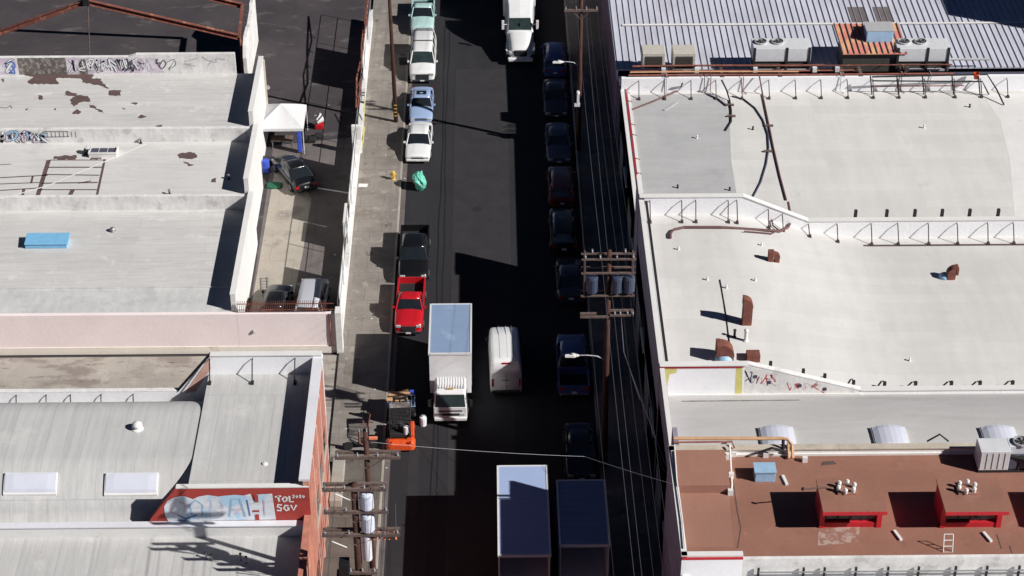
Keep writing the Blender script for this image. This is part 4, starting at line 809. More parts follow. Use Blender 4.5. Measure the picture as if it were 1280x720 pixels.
    if 'rack' in extras:
        for y in (yt0+(yt1-yt0)*.42, yt0+(yt1-yt0)*.9): b = MB(); b.tube([(-tr, y, H_+.1), (tr, y, H_+.1)], .03, 6); [b.tube([(s*tr*.92, y, H_-.02), (s*tr*.92, y, H_+.1)], .025, 5) for s in (-1, 1)]; b.build('roof_rack', M['blackmat'], t)
    if 'sunroof' in extras: MB().box(-tr*.55, tr*.55, yt0+.35, yt0+.95, H_, H_+.028).build('sunroof', M['glass'], t, bevel=.01)
    if 'hoodgap' in extras: b = MB(); b.box(-hw*.8, hw*.8, yb0-.1, yb0-.06, K['belt']-.0, K['belt']+.03); b.build('cowl', M['plastic'], t)
    return t
def cy(yfront, L_): return yfront+L_/2
PI = math.pi
car('parked_pickup', 'pale seafoam pickup at the far end of the left kerb behind the white van', 'pickup', 'seafoam', 'pickup', 5.3, 1.95, 1.75, (-5.35, cy(144.4, 5.3), 0), group='vehicles parked along the left kerb')
car('parked_van', 'long white passenger van with two roof bars parked at the left kerb', 'van', 'white', 'wagonvan', 5.7, 2.05, 2.0, (-5.15, cy(136.6, 5.7), 0), group='vehicles parked along the left kerb', extras=('rack',))
car('parked_sedan', 'silver blue sedan with a dark sunroof parked nose to the white car', 'car', 'blue', 'sedan', 4.5, 1.8, 1.42, (-5.1, cy(130.2, 4.5), 0), group='vehicles parked along the left kerb', extras=('sunroof',))
car('parked_sedan', 'white saloon car parked nearest the green covered bundle', 'car', 'white', 'sedan', 4.75, 1.88, 1.5, (-5.15, cy(124.6, 4.75), 0), R(-1.5), group='vehicles parked along the left kerb')
car('parked_pickup', 'black crew cab pickup parked directly behind the red pickup', 'pickup', 'black', 'crew', 5.9, 2.02, 1.9, (-5.1, cy(108.9, 5.9), 0), group='vehicles parked along the left kerb', extras=('chromemirror',))
car('parked_pickup', 'bright red pickup with a black bed at the left kerb', 'pickup', 'red', 'pickup', 5.2, 1.86, 1.68, (-5.2, cy(103.3, 5.2), 0), R(-1), group='vehicles parked along the left kerb')
car('yard_sedan', 'black sedan parked askew in the yard beside the white canopy tent', 'car', 'black', 'sedan', 4.7, 1.85, 1.42, (-14.0, 122.7, 0), R(180+27))
car('yard_van', 'pale silver blue wagon with red tail lights behind the iron railing', 'van', 'silver', 'wagonvan', 4.9, 1.85, 1.95, (-11.55, 106.2, 0), R(180-3))
car('yard_car', 'dark car standing in black shade beside the silver wagon in the yard', 'car', 'black', 'hatch', 4.2, 1.75, 1.45, (-13.9, 106.2, 0), R(176))
g_ = 'vehicles parked along the right kerb in shade'
car('parked_hatchback', 'blue hatchback with a sunlit roof at the far right kerb', 'car', 'navy', 'suv', 4.6, 1.8, 1.62, (5.15, cy(137.2, 4.6), 0), PI, g_)
car('parked_sedan', 'dark grey car in deep shade just in front of the blue hatchback', 'car', 'dgrey', 'sedan', 4.9, 1.85, 1.45, (5.05, cy(131.0, 4.9), 0), 0, g_)
car('parked_sedan', 'slate coloured car in shade between the dark grey car and the maroon car', 'car', 'slate', 'sedan', 4.8, 1.85, 1.45, (5.05, cy(124.3, 4.8), 0), 0, g_)
car('parked_suv', 'dark maroon car with red lamps in shade at the right kerb', 'car', 'maroon', 'suv', 4.6, 1.85, 1.65, (5.05, cy(118.2, 4.6), 0), PI, g_)
car('parked_suv', 'black car in shade directly behind the maroon car', 'car', 'black', 'suv', 4.8, 1.9, 1.7, (5.0, cy(112.4, 4.8), 0), PI, g_)
car('parked_sedan', 'dark car half hidden under the transformer rack of the pole', 'car', 'dgrey', 'sedan', 4.6, 1.85, 1.45, (5.25, cy(106.6, 4.6), 0), PI, g_)
car('parked_pickup', 'navy crew cab pickup in shade beneath the white street lamp', 'pickup', 'navy', 'crew', 5.6, 1.98, 1.85, (5.05, cy(96.6, 5.6), 0), PI, g_)
car('parked_sedan', 'black car in shade in front of the shaded box truck', 'car', 'black', 'sedan', 4.6, 1.85, 1.45, (5.2, cy(88.8, 4.6), 0), 0, g_)
# white cargo van driving away
def cargo_van(label, loc, rz):
    t = thing('cargo_van', label, 'van', loc, rz); Lv, hw, Hv = 5.4, .98, 2.62; rings = []
    for u, zt, f in ((0, .75, .82), (.02, .98, .9), (.1, 1.12, .97), (.17, 1.3, 1), (.215, 1.8, 1), (.26, 2.3, 1), (.31, 2.52, 1), (.5, Hv, 1), (.9, Hv, 1), (.975, Hv-.03, .99), (.99, Hv-.14, .97), (1, Hv-.5, .94)):
        y = -Lv/2+u*Lv; h = hw*f; tall = max(0, min(1, (zt-1.3)/1.2)); ti = h*(1-.13*tall)
        half = [(h*.9, .25), (h*.985, .32), (h, .5), (h, min(zt*.6, 1.15)), (h*(1-.03*tall), zt*.74), (ti+.01, zt-.16), (ti-.02, zt-.07), (ti-.08, zt-.015), (ti-.16, zt), (0, zt+.025)]
        rings.append([(x, y, z) for x, z in half]+[(-x, y, z) for x, z in half[:-1][::-1]])
    MB().loft(rings).build('body', M['p_white'], t, smooth=True, bevel=0)
    for s in (-1, 1): MB().add([(s*.965, -1.75, 1.42), (s*.965, -.95, 1.42), (s*.915, -1.0, 2.1), (s*.92, -1.45, 2.05), (s*.99, -1.75, 1.42), (s*.99, -.95, 1.42), (s*.935, -1.0, 2.1), (s*.94, -1.45, 2.05)], [(0, 1, 2, 3), (4, 5, 6, 7), (0, 1, 5, 4), (1, 2, 6, 5), (2, 3, 7, 6), (3, 0, 4, 7)]).build('window', M['glass'], t)
    b = MB(); [b.box(x-.01, x+.01, -1.0, 2.3, Hv-.01, Hv+.028) for x in (-.45, -.1, .35)]; b.build('roof_rib', M['steelg'], t)
    y0, y1 = -Lv/2+.17*Lv, -Lv/2+.27*Lv; MB().add([(-.8, y0+.02, 1.36), (.8, y0+.02, 1.36), (.75, y1-.05, 2.25), (-.75, y1-.05, 2.25), (-.8, y0-.04, 1.38), (.8, y0-.04, 1.38), (.75, y1-.11, 2.27), (-.75, y1-.11, 2.27)], [(4, 5, 6, 7), (0, 1, 5, 4), (2, 3, 7, 6), (1, 2, 6, 5), (3, 0, 4, 7)]).build('windscreen', M['glass'], t)
    yr = Lv/2; MB().box(-.012, .012, yr-.02, yr+.012, .5, 1.75).build('door_seam', M['plastic'], t); MB().box(-.25, .25, yr-.16, yr-.02, Hv-.2, Hv-.1).build('brake_light', M['tail'], t)
    for s in (-1, 1):
        MB().box(s*.82-.06, s*.82+.06, yr-.08, yr+.015, .75, 1.35).build('tail_light', M['tail'], t, bevel=.02); MB().box(s*.65-.14, s*.65+.14, -yr-.01, -yr+.12, .62, .82).build('headlight', M['lampglass'], t, bevel=.02); MB().box(s*1.06-.1, s*1.06+.1, y0+.2, y0+.3, 1.15, 1.42).build('mirror', M['plastic'], t, bevel=.02)
    MB().box(-.88, .88, yr-.05, yr+.1, .3, .48).build('bumper', M['plastic'], t, bevel=.03); MB().box(-.88, .88, -yr-.06, -yr+.1, .28, .5).build('bumper', M['plastic'], t, bevel=.03); MB().box(-.16, .16, yr+.0, yr+.03, .85, .97).build('number_plate', M['white'], t)
    MB().box(-.2, .25, yr, yr+.018, 1.2, 1.24).build('handle', M['plastic'], t)
    wheels(t, [(s*.86, y) for s in (-1, 1) for y in (-1.55, 1.6)], .34); return t
cargo_van('white cargo van with a ribbed roof driving up the middle of the street', (.85, 99.75, 0), PI+R(1.5))
def box_truck(label, loc, rz, Lb=5.2, Wb=2.5, zb=3.9, roofm='boxroof', open_rear=False, group=None, paintm='boxwhite', name='box_truck'):
    """cab-over truck; y = 0 at the cab front, box from 1.95 back"""
    t = thing(name, label, 'truck', loc, rz, group); hb = Wb/2; y0, y1 = 1.95, 1.95+Lb
    b = MB(); b.box(-hb, hb, y0, y1 if not open_rear else y1-.03, .95, 1.05); b.box(-hb, -hb+.05, y0, y1, 1.05, zb); b.box(hb-.05, hb, y0, y1, 1.05, zb); b.box(-hb+.05, hb-.05, y0, y0+.05, 1.05, zb)
    if not open_rear: b.box(-hb+.05, hb-.05, y1-.05, y1, 1.05, zb)
    bx = b.build('cargo_box', M[paintm], t)
    MB().box(-hb+.05, hb-.05, y0+.05, y1-.06, zb-.06, zb+.004).build('box_roof', M[roofm], bx)
    e = MB(); [e.box(s*hb-.05, s*hb+.05, y0-.02, y1+.02, zb-.1, zb+.03) for s in (-1, 1)]; e.box(-hb+.06, hb-.06, y0-.03, y0+.06, zb-.1, zb+.03); e.box(-hb+.06, hb-.06, y1-.06, y1+.03, zb-.12, zb+.03); e.build('edge_rail', M['p_white'], bx)
    e = MB(); [e.box(-hb+.06, hb-.06, y0+.55*k_, y0+.55*k_+.02, zb+.002, zb+.016) for k_ in range(1, int(Lb/.55))]; e.build('roof_bow', M[roofm], bx); e = MB(); [e.box(s*hb-.02 if s > 0 else -hb-.02, s*hb+.02 if s > 0 else -hb+.02, y0+.6*k_, y0+.6*k_+.03, 1.1, zb-.1) for s in (-1, 1) for k_ in range(1, int(Lb/.6))]; e.build('side_rib', M['steelg'], bx)
    f = MB(); f.box(-.42, .42, .5, y1-.1, .6, .92); f.build('chassis', M['blackmat'], t)
    # cab
    hc = 1.0; rings = []
    for y, z0, z1, w_ in ((0, .42, 1.3, .96), (.03, .4, 1.35, 1.0), (.3, .4, 2.15, 1.0), (.45, .4, 2.25, 1.0), (1.1, .4, 2.32, 1.0), (1.7, .4, 2.3, 1.0), (1.78, .45, 2.2, .98)):
        rings.append([(s*hc*w_*fx, y, z) for s, fx, z in ((1, .95, z0), (1, 1, z0+.15), (1, 1, min(1.3, z1-.05)), (1, .93 if z1 > 2 else .99, z1-.1), (1, .8 if z1 > 2 else .95, z1), (-1, .8 if z1 > 2 else .95, z1), (-1, .93 if z1 > 2 else .99, z1-.1), (-1, 1, min(1.3, z1-.05)), (-1, 1, z0+.15), (-1, .95, z0))])
    cb = MB().loft(rings).build('cab', M['p_white'], t, bevel=.03)
    MB().add([(-.9, .015, 1.36), (.9, .015, 1.36), (.84, .26, 2.1), (-.84, .26, 2.1), (-.9, .06, 1.34), (.9, .06, 1.34), (.84, .32, 2.08), (-.84, .32, 2.08)], [(0, 1, 2, 3), (0, 4, 5, 1), (1, 5, 6, 2), (2, 6, 7, 3), (3, 7, 4, 0)]).build('windscreen', M['glassg'], cb)
    for s in (-1, 1):
        MB().box(s*1.0-.012, s*1.0+.012, .35, 1.05, 1.35, 2.0).build('window', M['glass'], cb); MB().box(s*.7-.17, s*.7+.17, -.04, .04, .72, .92).build('headlight', M['lampglass'], cb, bevel=.03)
        m_ = MB(); m_.box(s*1.24-.09, s*1.24+.09, .05, .12, 1.35, 1.85); m_.tube([(s*.97, .2, 1.95), (s*1.22, .09, 1.8)], .02, 5); m_.build('mirror', M['blackmat'], cb)
    g1 = MB().box(-.5, .5, -.03, .03, .74, .9).build('grille', M['plastic'], cb); MB().box(-.98, .98, -.12, .06, .4, .62).build('bumper', M['p_white'], cb, bevel=.04); MB().box(-.7, .7, .0, .05, 1.02, 1.12).build('trim', M['plastic'], cb)
    b = MB(); [b.box(-.8+i*.16, -.73+i*.16, .6, 1.7, 2.3, 2.345) for i in range(11)]; b.build('roof_rib', M['p_white'], cb); b = MB(); [b.box(x-.05, x+.05, .52, .6, 2.3, 2.37) for x in (-.15, 0, .15)]; b.build('marker_light', M['yellow'], cb)
    wheels(t, [(s*.93, .75) for s in (-1, 1)], .4, .24); wheels(t, [(s*.86, y1-1.5) for s in (-1, 1)], .42, .5)
    for s in (-1, 1): MB().box(s*1.0-.1, s*1.0+.1, y1, y1+.05, .72, .86).build('tail_light', M['tail'], t)
    return t
box_truck('white box truck with a blue grey roof facing down the street', (-2.45, 94.25, 0), 0, Lb=5.15)
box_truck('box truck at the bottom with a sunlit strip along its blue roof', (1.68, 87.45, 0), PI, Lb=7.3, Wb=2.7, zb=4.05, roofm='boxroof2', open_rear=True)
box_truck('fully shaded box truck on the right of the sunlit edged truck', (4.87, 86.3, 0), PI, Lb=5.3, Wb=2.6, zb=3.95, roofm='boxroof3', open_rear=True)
# semi tractor
t = thing('semi_truck', 'white long nosed semi tractor pulling a white trailer at the top', 'truck', (2.5, 139.6, 0))
rings = []
for y, zt, h in ((0, 1.0, .72), (.08, 1.25, .82), (.5, 1.5, .92), (1.2, 1.66, .98), (1.9, 1.8, 1.05), (2.2, 1.85, 1.08), (2.6, 1.9, 1.08)):
    half = [(h*.9, .5), (h, .7), (h*.98, zt*.75), (h*.85, zt-.06), (h*.5, zt+.03), (0, zt+.06)]
    rings.append([(x, y, z) for x, z in half]+[(-x, y, z) for x, z in half[:-1][::-1]])
MB().loft(rings).build('hood', M['p_white'], t, smooth=True, sub=1)
rings = []
for y, zt, h in ((2.2, 1.9, 1.08), (2.25, 2.0, 1.08), (2.75, 2.85, 1.0), (3.4, 3.5, 1.02), (4.3, 3.95, 1.15), (5.6, 4.0, 1.18)):
    half = [(h, .6), (h*1.0, zt*.6), (h*.98, zt-.25), (h*.85, zt-.02), (0, zt+.04)]; rings.append([(x, y, z) for x, z in half]+[(-x, y, z) for x, z in half[:-1][::-1]])
cb = MB().loft(rings).build('cab', M['p_white'], t, smooth=False, bevel=.05)
MB().add([(-.92, 2.2, 1.98), (.92, 2.2, 1.98), (.84, 2.68, 2.78), (-.84, 2.68, 2.78)], [(0, 1, 2, 3)]).build('windscreen', M['glassg'], cb)
MB().box(-.015, .015, 2.3, 2.45, 2.0, 2.5).build('windscreen_post', M['blackmat'], cb)
g1 = MB().box(-.5, .5, -.04, .1, .75, 1.3).build('grille', M['plastic'], t, bevel=.08); b = MB(); [b.box(-.46, .46, -.06, -.04, .8+i*.09, .83+i*.09) for i in range(5)]; b.build('grille_bar', M['chrome'], g1)
MB().box(-1.0, 1.0, -.2, .15, .38, .68).build('bumper', M['p_white'], t, bevel=.08)
for s in (-1, 1):
    MB().box(s*.78-.14, s*.78+.14, .02, .35, .92, 1.14).build('headlight', M['lampglass'], t, bevel=.04); m_ = MB(); m_.box(s*1.36-.1, s*1.36+.1, 2.2, 2.36, 2.0, 2.75); m_.tube([(s*1.05, 2.5, 2.3), (s*1.3, 2.3, 2.4)], .03, 5); m_.build('mirror', M['p_white'], t, bevel=.03)
    MB().add([(s*.8, .2, .75), (s*1.12, .5, .75), (s*1.12, 1.7, .75), (s*.8, 1.8, .75), (s*.8, .2, 1.05), (s*1.14, .45, 1.08), (s*1.14, 1.75, 1.08), (s*.8, 1.9, 1.1)], [(0, 1, 2, 3), (4, 5, 6, 7), (0, 1, 5, 4), (1, 2, 6, 5), (2, 3, 7, 6)]).build('fender', M['p_white'], t)
wheels(t, [(s*.98, .95) for s in (-1, 1)], .5, .3); wheels(t, [(s*.9, y) for s in (-1, 1) for y in (6.6, 7.9)], .5, .5); MB().box(-.45, .45, .5, 9, .7, .95).build('chassis', M['blackmat'], t)
tr_ = thing('trailer', 'white dry van trailer coupled behind the semi tractor', 'trailer', (2.5, 145.9, 0)); MB().box(-1.3, 1.3, 0, 14, 1.1, 4.1).build('cargo_box', M['boxwhite'], tr_, bevel=.03); wheels(tr_, [(s*.95, y) for s in (-1, 1) for y in (11.5, 12.8)], .5, .5); MB().box(-.5, .5, .5, 13.8, .8, 1.1).build('chassis', M['blackmat'], tr_)
# forklift, mast towards +Y
t = thing('forklift', 'orange forklift with a black cage carrying a blue load on the left', 'forklift', (-5.35, 91.6, 0), R(2))
b = MB(); rings = []
for y, h, z in ((0, .62, .62), (.08, .8, .75), (.3, .88, .8), (.6, .88, .78)): rings.append([(-h, y, .2), (-h, y, z-.15), (-h*.8, y, z), (h*.8, y, z), (h, y, z-.15), (h, y, .2)])
b.loft(rings).build('counterweight', M['orangep'], t, smooth=False, bevel=.05)
MB().box(-.5, .5, .9, 2.3, .3, .62).build('body', M['blackmat'], t, bevel=.05); MB().box(.5, .82, .6, 1.9, .3, .95).build('side_panel', M['orangep'], t, bevel=.06); MB().box(-.78, -.5, 1.0, 2.3, .3, .7).build('side_panel', M['blackmat'], t, bevel=.05)
MB().box(-.3, .3, .75, 1.3, .9, 1.15).box(-.3, .3, .7, .85, 1.15, 1.6).build('seat', M['plastic'], t, bevel=.05)
c = MB()
for x in (-.6, .6): c.tube([(x, .25, 1.0), (x, .4, 2.15), (x, 2.05, 2.2), (x, 2.35, 1.0)], .045, 6)
for k_ in range(12): c.tube([(-.6, .42+k_*.13, 2.17), (.6, .42+k_*.13, 2.17)], .03, 5)
c.build('overhead_guard', M['blackmat'], t); MB().box(-.6, .6, 1.55, 2.05, 2.2, 2.25).build('guard_plate', M['dirty'], t); MB().box(-.6, .6, .35, 1.0, .9, 1.2).build('engine_cover', M['blackmat'], t, bevel=.05)
c = MB(); [c.box(s*.35-.07, s*.35+.07, 2.45, 2.62, .1, 2.3) for s in (-1, 1)]; [c.box(-.4, .4, 2.46, 2.6, z, z+.1) for z in (.4, 1.2, 2.1)]; c.tube([(0, 2.53, .3), (0, 2.53, 2.1)], .05, 8); c.build('mast', M['blackmat'], t)
c = MB(); [c.box(s*.3-.06, s*.3+.06, 2.64, 4.0, .5, .55) for s in (-1, 1)]; c.box(-.5, .5, 2.64, 2.7, .5, 1.1); c.build('fork', M['steel'], t)
MB().lathe((.35, .45, 1.15), [(.14, 0), (.14, .5), (.05, .52)], 12).build('gas_bottle', M['ceramic'], t); MB().tube([(-.05, 1.65, .7), (-.05, 1.5, 1.2)], .03, 6).build('steering_column', M['plastic'], t); MB().lathe((-.05, 1.47, 1.2), [(.18, 0), (.2, .02), (.18, .04), (.15, .04)], 14).build('steering_wheel', M['plastic'], t)
wheels(t, [(s*.72, y) for s in (-1, 1) for y in (.55, 2.1)], .32, .24, 'orangep'); MB().box(.5, .62, -.02, .03, .75, .9).box(-.62, -.5, -.02, .03, .75, .9).build('tail_light', M['tail'], t)
ld = thing('pallet_load', 'dark pallet stacked with blue framed crates on the forklift forks', 'pallet', (-5.4, 95.0, .56), R(2))
b = MB(); [b.box(-.85+i*.25, -.68+i*.25, -.65, 1.3, .12, .15) for i in range(7)]; [b.box(-.85, .85, y, y+.1, 0, .12) for y in (-.6, .3, 1.15)]; b.build('pallet', M['woodarm'], ld)
b = MB()
for i in range(5):
    for j in range(4): b.box(-.8+i*.33, -.52+i*.33, -.6+j*.45, -.2+j*.45, .16, .45+random.random()*.25, random.choice((0, 1, 1, 2)))
b.build('crate', [M['bluecloth'], M['blackmat'], M['p_slate']], ld)
b = MB(); [b.tube([(-.8+i*.2, -.65, .75), (-.8+i*.2, .5, .78)], .02, 5) for i in range(9)]; [b.tube([(-.85, y, .74), (.85, y, .76)], .025, 5) for y in (-.6, 0, .5)]; b.build('wire_frame', M['p_blue'], ld)
o = MB(); o.prism([(-.85, -.1), (-.6, .75), (-.2, .6), (.5, .72), (.62, .35), (.45, .1), (.4, -.2), (-.3, -.22)], 0, .06).build; q_ = MB(); q_.prism([(-.85, -.1), (-.6, .75), (-.2, .6), (.5, .72), (.62, .35), (.45, .1), (.4, -.2), (-.3, -.22)], 0, .05); o = q_.build('cardboard_sheet', M['cardboard']); o.location = (-5.45, 95.05, 1.42); o.rotation_euler = (R(4), R(-3), R(4)); tag(o, 'torn tan cardboard sheet lying on the forklift load', 'cardboard')
for x, y, z, lab in ((-4.45, 94.3, 0, 'upright white container just right of the forklift load'),): tag(MB().lathe((0, 0, 0), [(.2, 0), (.22, .5), (.2, .62), (.08, .66), (.08, .72)], 12).build('container', M['ceramic'], None, smooth=False), lab, 'container').location = (x+.35, y, z)
# ================================================================= poles and wires
def insulators(root, pts, s=1, m='insul'):
    for x, y, z in pts: b = MB(); insulator(b, x, y, z, s); b.build('insulator', M[m], root)
def insulator(b, x, y, z, s=1): b.lathe((x, y, z), [(.03*s, 0), (.06*s, .04), (.03*s, .08), (.07*s, .12), (.03*s, .17), (.05*s, .22)], 8)
def upole(label, x, y, h, arms, r=.17, lean=(0, 0), base=0):
    t = thing('utility_pole', label, 'utility pole', (x, y, 0), 0)
    MB().tube([(0, 0, -.3), (lean[0]*.5, lean[1]*.5, h*.5), (lean[0], lean[1], h)], r, 10, r2=r*.65).build('shaft', M['wood'], t, smooth=True)
    for (z, x0, x1, kind, dy) in arms:
        lx, ly = lean[0]*z/h, lean[1]*z/h; a = MB(); ys_ = (-.2, .2) if kind == 'double' else (-.2,)
        for yy in ys_: a.box(lx+x0, lx+x1, ly+yy-.07+dy, ly+yy+.07+dy, z-.08, z+.08)
        a.tube([(lx, ly-.2, z-.7), (lx+x1*.55, ly-.2+dy, z-.05)], .02, 5); a.tube([(lx, ly-.2, z-.7), (lx+x0*.55, ly-.2+dy, z-.05)], .02, 5)
        ao = a.build('crossarm', M['woodarm'], t)
        n = 4 if x1-x0 > 2 else 3
        insulators(ao, [(lx+x0+.12+(x1-x0-.24)*i/(n-1), ly+ys_[0]+dy, z+.06) for i in range(n)], .8)
    return t
def lamp_arm(t, z, reach, m='steelg'):
    b = MB(); b.tube([(0, 0, z-.35), (-reach*.35, 0, z-.02), (-reach*.7, 0, z+.05), (-reach, .02, z+.02)], .035, 6); a = b.build('lamp_arm', M[m], t)
    h = MB(); h.loft([[(-reach+.1, -.05, z), (-reach+.1, .05, z), (-reach+.1, .05, z+.07), (-reach+.1, -.05, z+.07)], [(-reach-.2, -.15, z-.03), (-reach-.2, .15, z-.03), (-reach-.2, .12, z+.13), (-reach-.2, -.12, z+.13)], [(-reach-.7, -.12, z-.03), (-reach-.7, .12, z-.03), (-reach-.7, .08, z+.06), (-reach-.7, -.08, z+.06)]])
    h.build('lamp_head', M['white'], a, bevel=.02); MB().lathe((-reach-.3, 0, z+.1), [(.05, 0), (.05, .1), (.02, .12)], 8).build('photocell', M['steel'], a)
# east side poles
x2, y2, h2 = 6.75, 90.2, 14.4
pb = upole('tall brown pole carrying a rack of transformers on the right pavement', 6.55, 90.2, 15.2, [], .2, (-.1, 0))
rk = MB()
for z in (12.4, 13.9, 14.8):
    for yy in (-.28, .28): rk.box(-1.6, 1.35, yy-.04, yy+.04, z-.05, z+.05)
for x in (-1.42, 1.2):
    for yy in (-.28, .28): rk.tube([(x, yy, 12.3), (x, yy, 15.0)], .04, 5)
rk.build('rack', M['woodarm'], pb)
for x in (-1.0, .35, 1.0):
    MB().lathe((x, -.15, 12.6), [(.28, 0), (.33, .05), (.33, .9), (.26, 1.0), (.06, 1.04)], 16).build('transformer', M['transfd'], pb, smooth=False)
insulators(pb, [(x, -.28, 14.87) for x in (-1.4, -.6, .3, 1.2)]+[(x, .28, 14.87) for x in (-1.0, .8)], .9)
a = MB(); a.box(-1.6, 0, -.3, -.2, 10.9, 11.02); a.box(-1.6, -.7, -.05, .05, 10.95, 11.07); a.box(.05, 1.35, -.3, -.2, 11.0, 11.12); a.box(.05, 1.35, .1, .2, 11.05, 11.17); a.box(1.2, 1.3, -.3, .2, 11.0, 11.15); ar = a.build('crossarm', M['woodarm'], pb)
insulators(ar, [(x, -.25, 11.12) for x in (.3, .6, 1.0, 1.3)], .8)
lamp_arm(pb, 8.1, 1.7)
pn = upole('brown pole with a white bracket and a street lamp at the upper right', 6.5, 126.4, 13.5, [(13.0, -1.2, 1.2, 'double', 0), (11.5, -1.2, 1.2, 'single', 0)], .2); lamp_arm(pn, 7.3, 1.25)
b = MB(); b.box(-.35, .05, -.4, -.22, 3.9, 4.15); b.box(-.18, 0, -.4, -.22, 4.15, 4.9); insulator(b, -.1, -.3, 4.9, 2); b.build('bracket', M['ceramic'], pn)
# west side
pw = upole('leaning brown pole rising from the left pavement beside the white car', -6.98, 130.6, 14, [(13.3, -1.2, 1.2, 'double', 0)], .17, (-.2, 0))
b = MB(); [b.box(-.1, .1, -.2, -.15, z, z+.05) for z in (.7, 1.0, 1.3, 1.6)]; b.build('step', M['yellow'], pw)
pa = upole('front left pole whose bare top with a small bracket rises over the forklift corner', -5.93, 73.7, 16.1, [(14.6, -1.5, 1.6, 'double', 0)], .19)
b = MB(); b.tube([(0, -.1, 16), (.15, 0, 16.4), (.25, .2, 16.9)], .03, 5); b.tube([(0, 0, 16.1), (-.1, .1, 16.6)], .03, 5); b.tube([(-.3, -.1, 15.4), (-.32, .05, 16.1)], .06, 6); b.tube([(-.3, -.1, 15.4), (0, 0, 15.1)], .03, 5); b.build('bracket', M['rust'], pa); insulators(pa, [(x, -.1, 16.05) for x in (-.3, .05)], .6, 'insul')
MB().box(.15, .55, -.12, .0, 15.6, 15.72).build('tag_plate', M['orangetag'], pa)
pc = upole('nearest left pole with four long crossarms and stacked blue white transformers', -6.55, 72.9, 13.5, [(13.3, -1.5, 1.55, 'double', 0), (11.9, -1.5, 1.6, 'single', 0), (10.45, -1.65, 2.1, 'double', 0), (8.0, -.5, .9, 'single', 0)], .24)
for i, z in enumerate((12.0, 10.6)):
    MB().lathe((.56, 0, z), [(.3, 0), (.34, .06), (.34, .9), (.28, 1.02), (.06, 1.08)], 18).build('transformer', M['transf'], pc, smooth=False)
    insulators(pc, [(.42, -.15, z+1.08), (.68, .1, z+1.08)], .8, 'plastic')
MB().lathe((.48, 0, 8.7), [(.2, 0), (.22, .05), (.22, 1.7), (.16, 1.8)], 16).build('cable_riser', M['ceramic'], pc)
b = MB(); [b.tube([(x, 0, 10.45), (x+random.uniform(-.1, .1), -.1, 10.05)], .05, 6) for x in (.9, 1.1, 1.3, 1.5, 1.8)]; b.build('fuse_cutout', M['orangetag'], pc)
MB().box(-1.1, .9, -.5, .4, 7.6, 7.7).build('platform', M['woodarm'], pc); MB().box(-.95, -.45, -.3, .3, 7.72, 8.6).build('equipment_box', M['black'], pc, bevel=.03)
for s in ((-.9, 12.8), (-1.2, 9.8)): MB().tube([(s[0], -.2, s[1]+.25), (s[0]+.7, -.2, s[1]-.15)], .03, 5).build('arm_brace', M['white'], pc)
b = MB(); b.tube([(1.3, -.2, 10.45), (1.4, -.2, 11.5), (1.45, -.2, 13)], .015, 4); b.tube([(1.9, -.2, 10.4), (1.95, -.2, 12.4)], .015, 4); b.build('drop_wire', M['wirel'], pc)
def wire(label, pts, sag=.8, r=.012, m='wire', name='power_line', group=None, n=14):
    b = MB(); P3 = []
    for a, c in zip(pts, pts[1:]):
        a, c = Vector(a), Vector(c); d = (c-a).length/35
        for i in range(n): u = i/n; P3.append(a.lerp(c, u)-Vector((0, 0, 4*sag*d*u*(1-u))))
    P3.append(Vector(pts[-1])); b.tube(P3, r, 4); o = b.build(name, M[m]); return tag(o, label, 'wire', group)
gE = 'street wires on the right side'
for dx, z1, z2, lab in ((-1.4, 15.1, 13.2, 'leftmost top wire from the transformer rack along the right pavement'), (-.5, 15.1, 13.2, 'second top wire from the left on the transformer rack'), (.35, 15.1, 13.2, 'third top wire from the left on the transformer rack'), (1.2, 15.1, 13.2, 'rightmost top wire passing the transformer rack'),
                (.3, 11.3, 11.6, 'inner low cable under the transformer rack'), (1.3, 11.3, 11.6, 'outer low cable close to the right facade')):
    wire(lab, [(6.5+max(-1.1, min(1.1, dx)), 175, z2), (6.5+max(-1.1, min(1.1, dx)), 126.2, z2), (6.5+dx, 89.9, z1), (6.9+dx, 50, z1)], .6, .008, 'wirel' if dx in (-.5, .3) else 'wire', group=gE)
wire('pale service drop from the rack down to the facade, upper one', [(7.2, 90.1, 11.0), (7.3, 88.5, 9.6), (9.3, 79.5, 8.0)], .15, .012, 'wirel', 'service_drop'); wire('pale service drop from the rack down to the facade, lower one', [(7.2, 90.1, 11.0), (7.35, 88.7, 9.4), (9.25, 82.5, 6.0)], .1, .012, 'wirel', 'service_drop')
wire('thin pale cable crossing the street from the front left pole', [(-5.9, 73.7, 15.4), (4.6, 76.6, 12.0), tuple(G(845, 606, 10.8))], .35, .007, 'wirel', 'cable')
gW = 'wires of the front left poles'
for k_, (dx, z, e) in enumerate(((-1.4, 13.5, 0), (-.9, 13.5, 0), (.9, 13.5, 0), (1.45, 13.5, 0), (-1.4, 12.1, 0), (1.4, 12.1, 0), (-1.5, 16.1, 1), (1.35, 16.1, 1))):
    wire(('outer left wire of the top transformer crossarm', 'inner left wire of the top transformer crossarm', 'inner right wire of the top transformer crossarm', 'outer right wire of the top transformer crossarm', 'left wire of the middle crossarm', 'right wire of the middle crossarm', 'left wire from the bare topped pole', 'right wire from the bare topped pole')[k_], [(-6.5+dx, 30, z), (-6.5+dx, 72.7, z)] if not e else [(-6+dx, 30, z), (-6+dx, 72.2, z)], .3, .012, 'wire', group=gW)
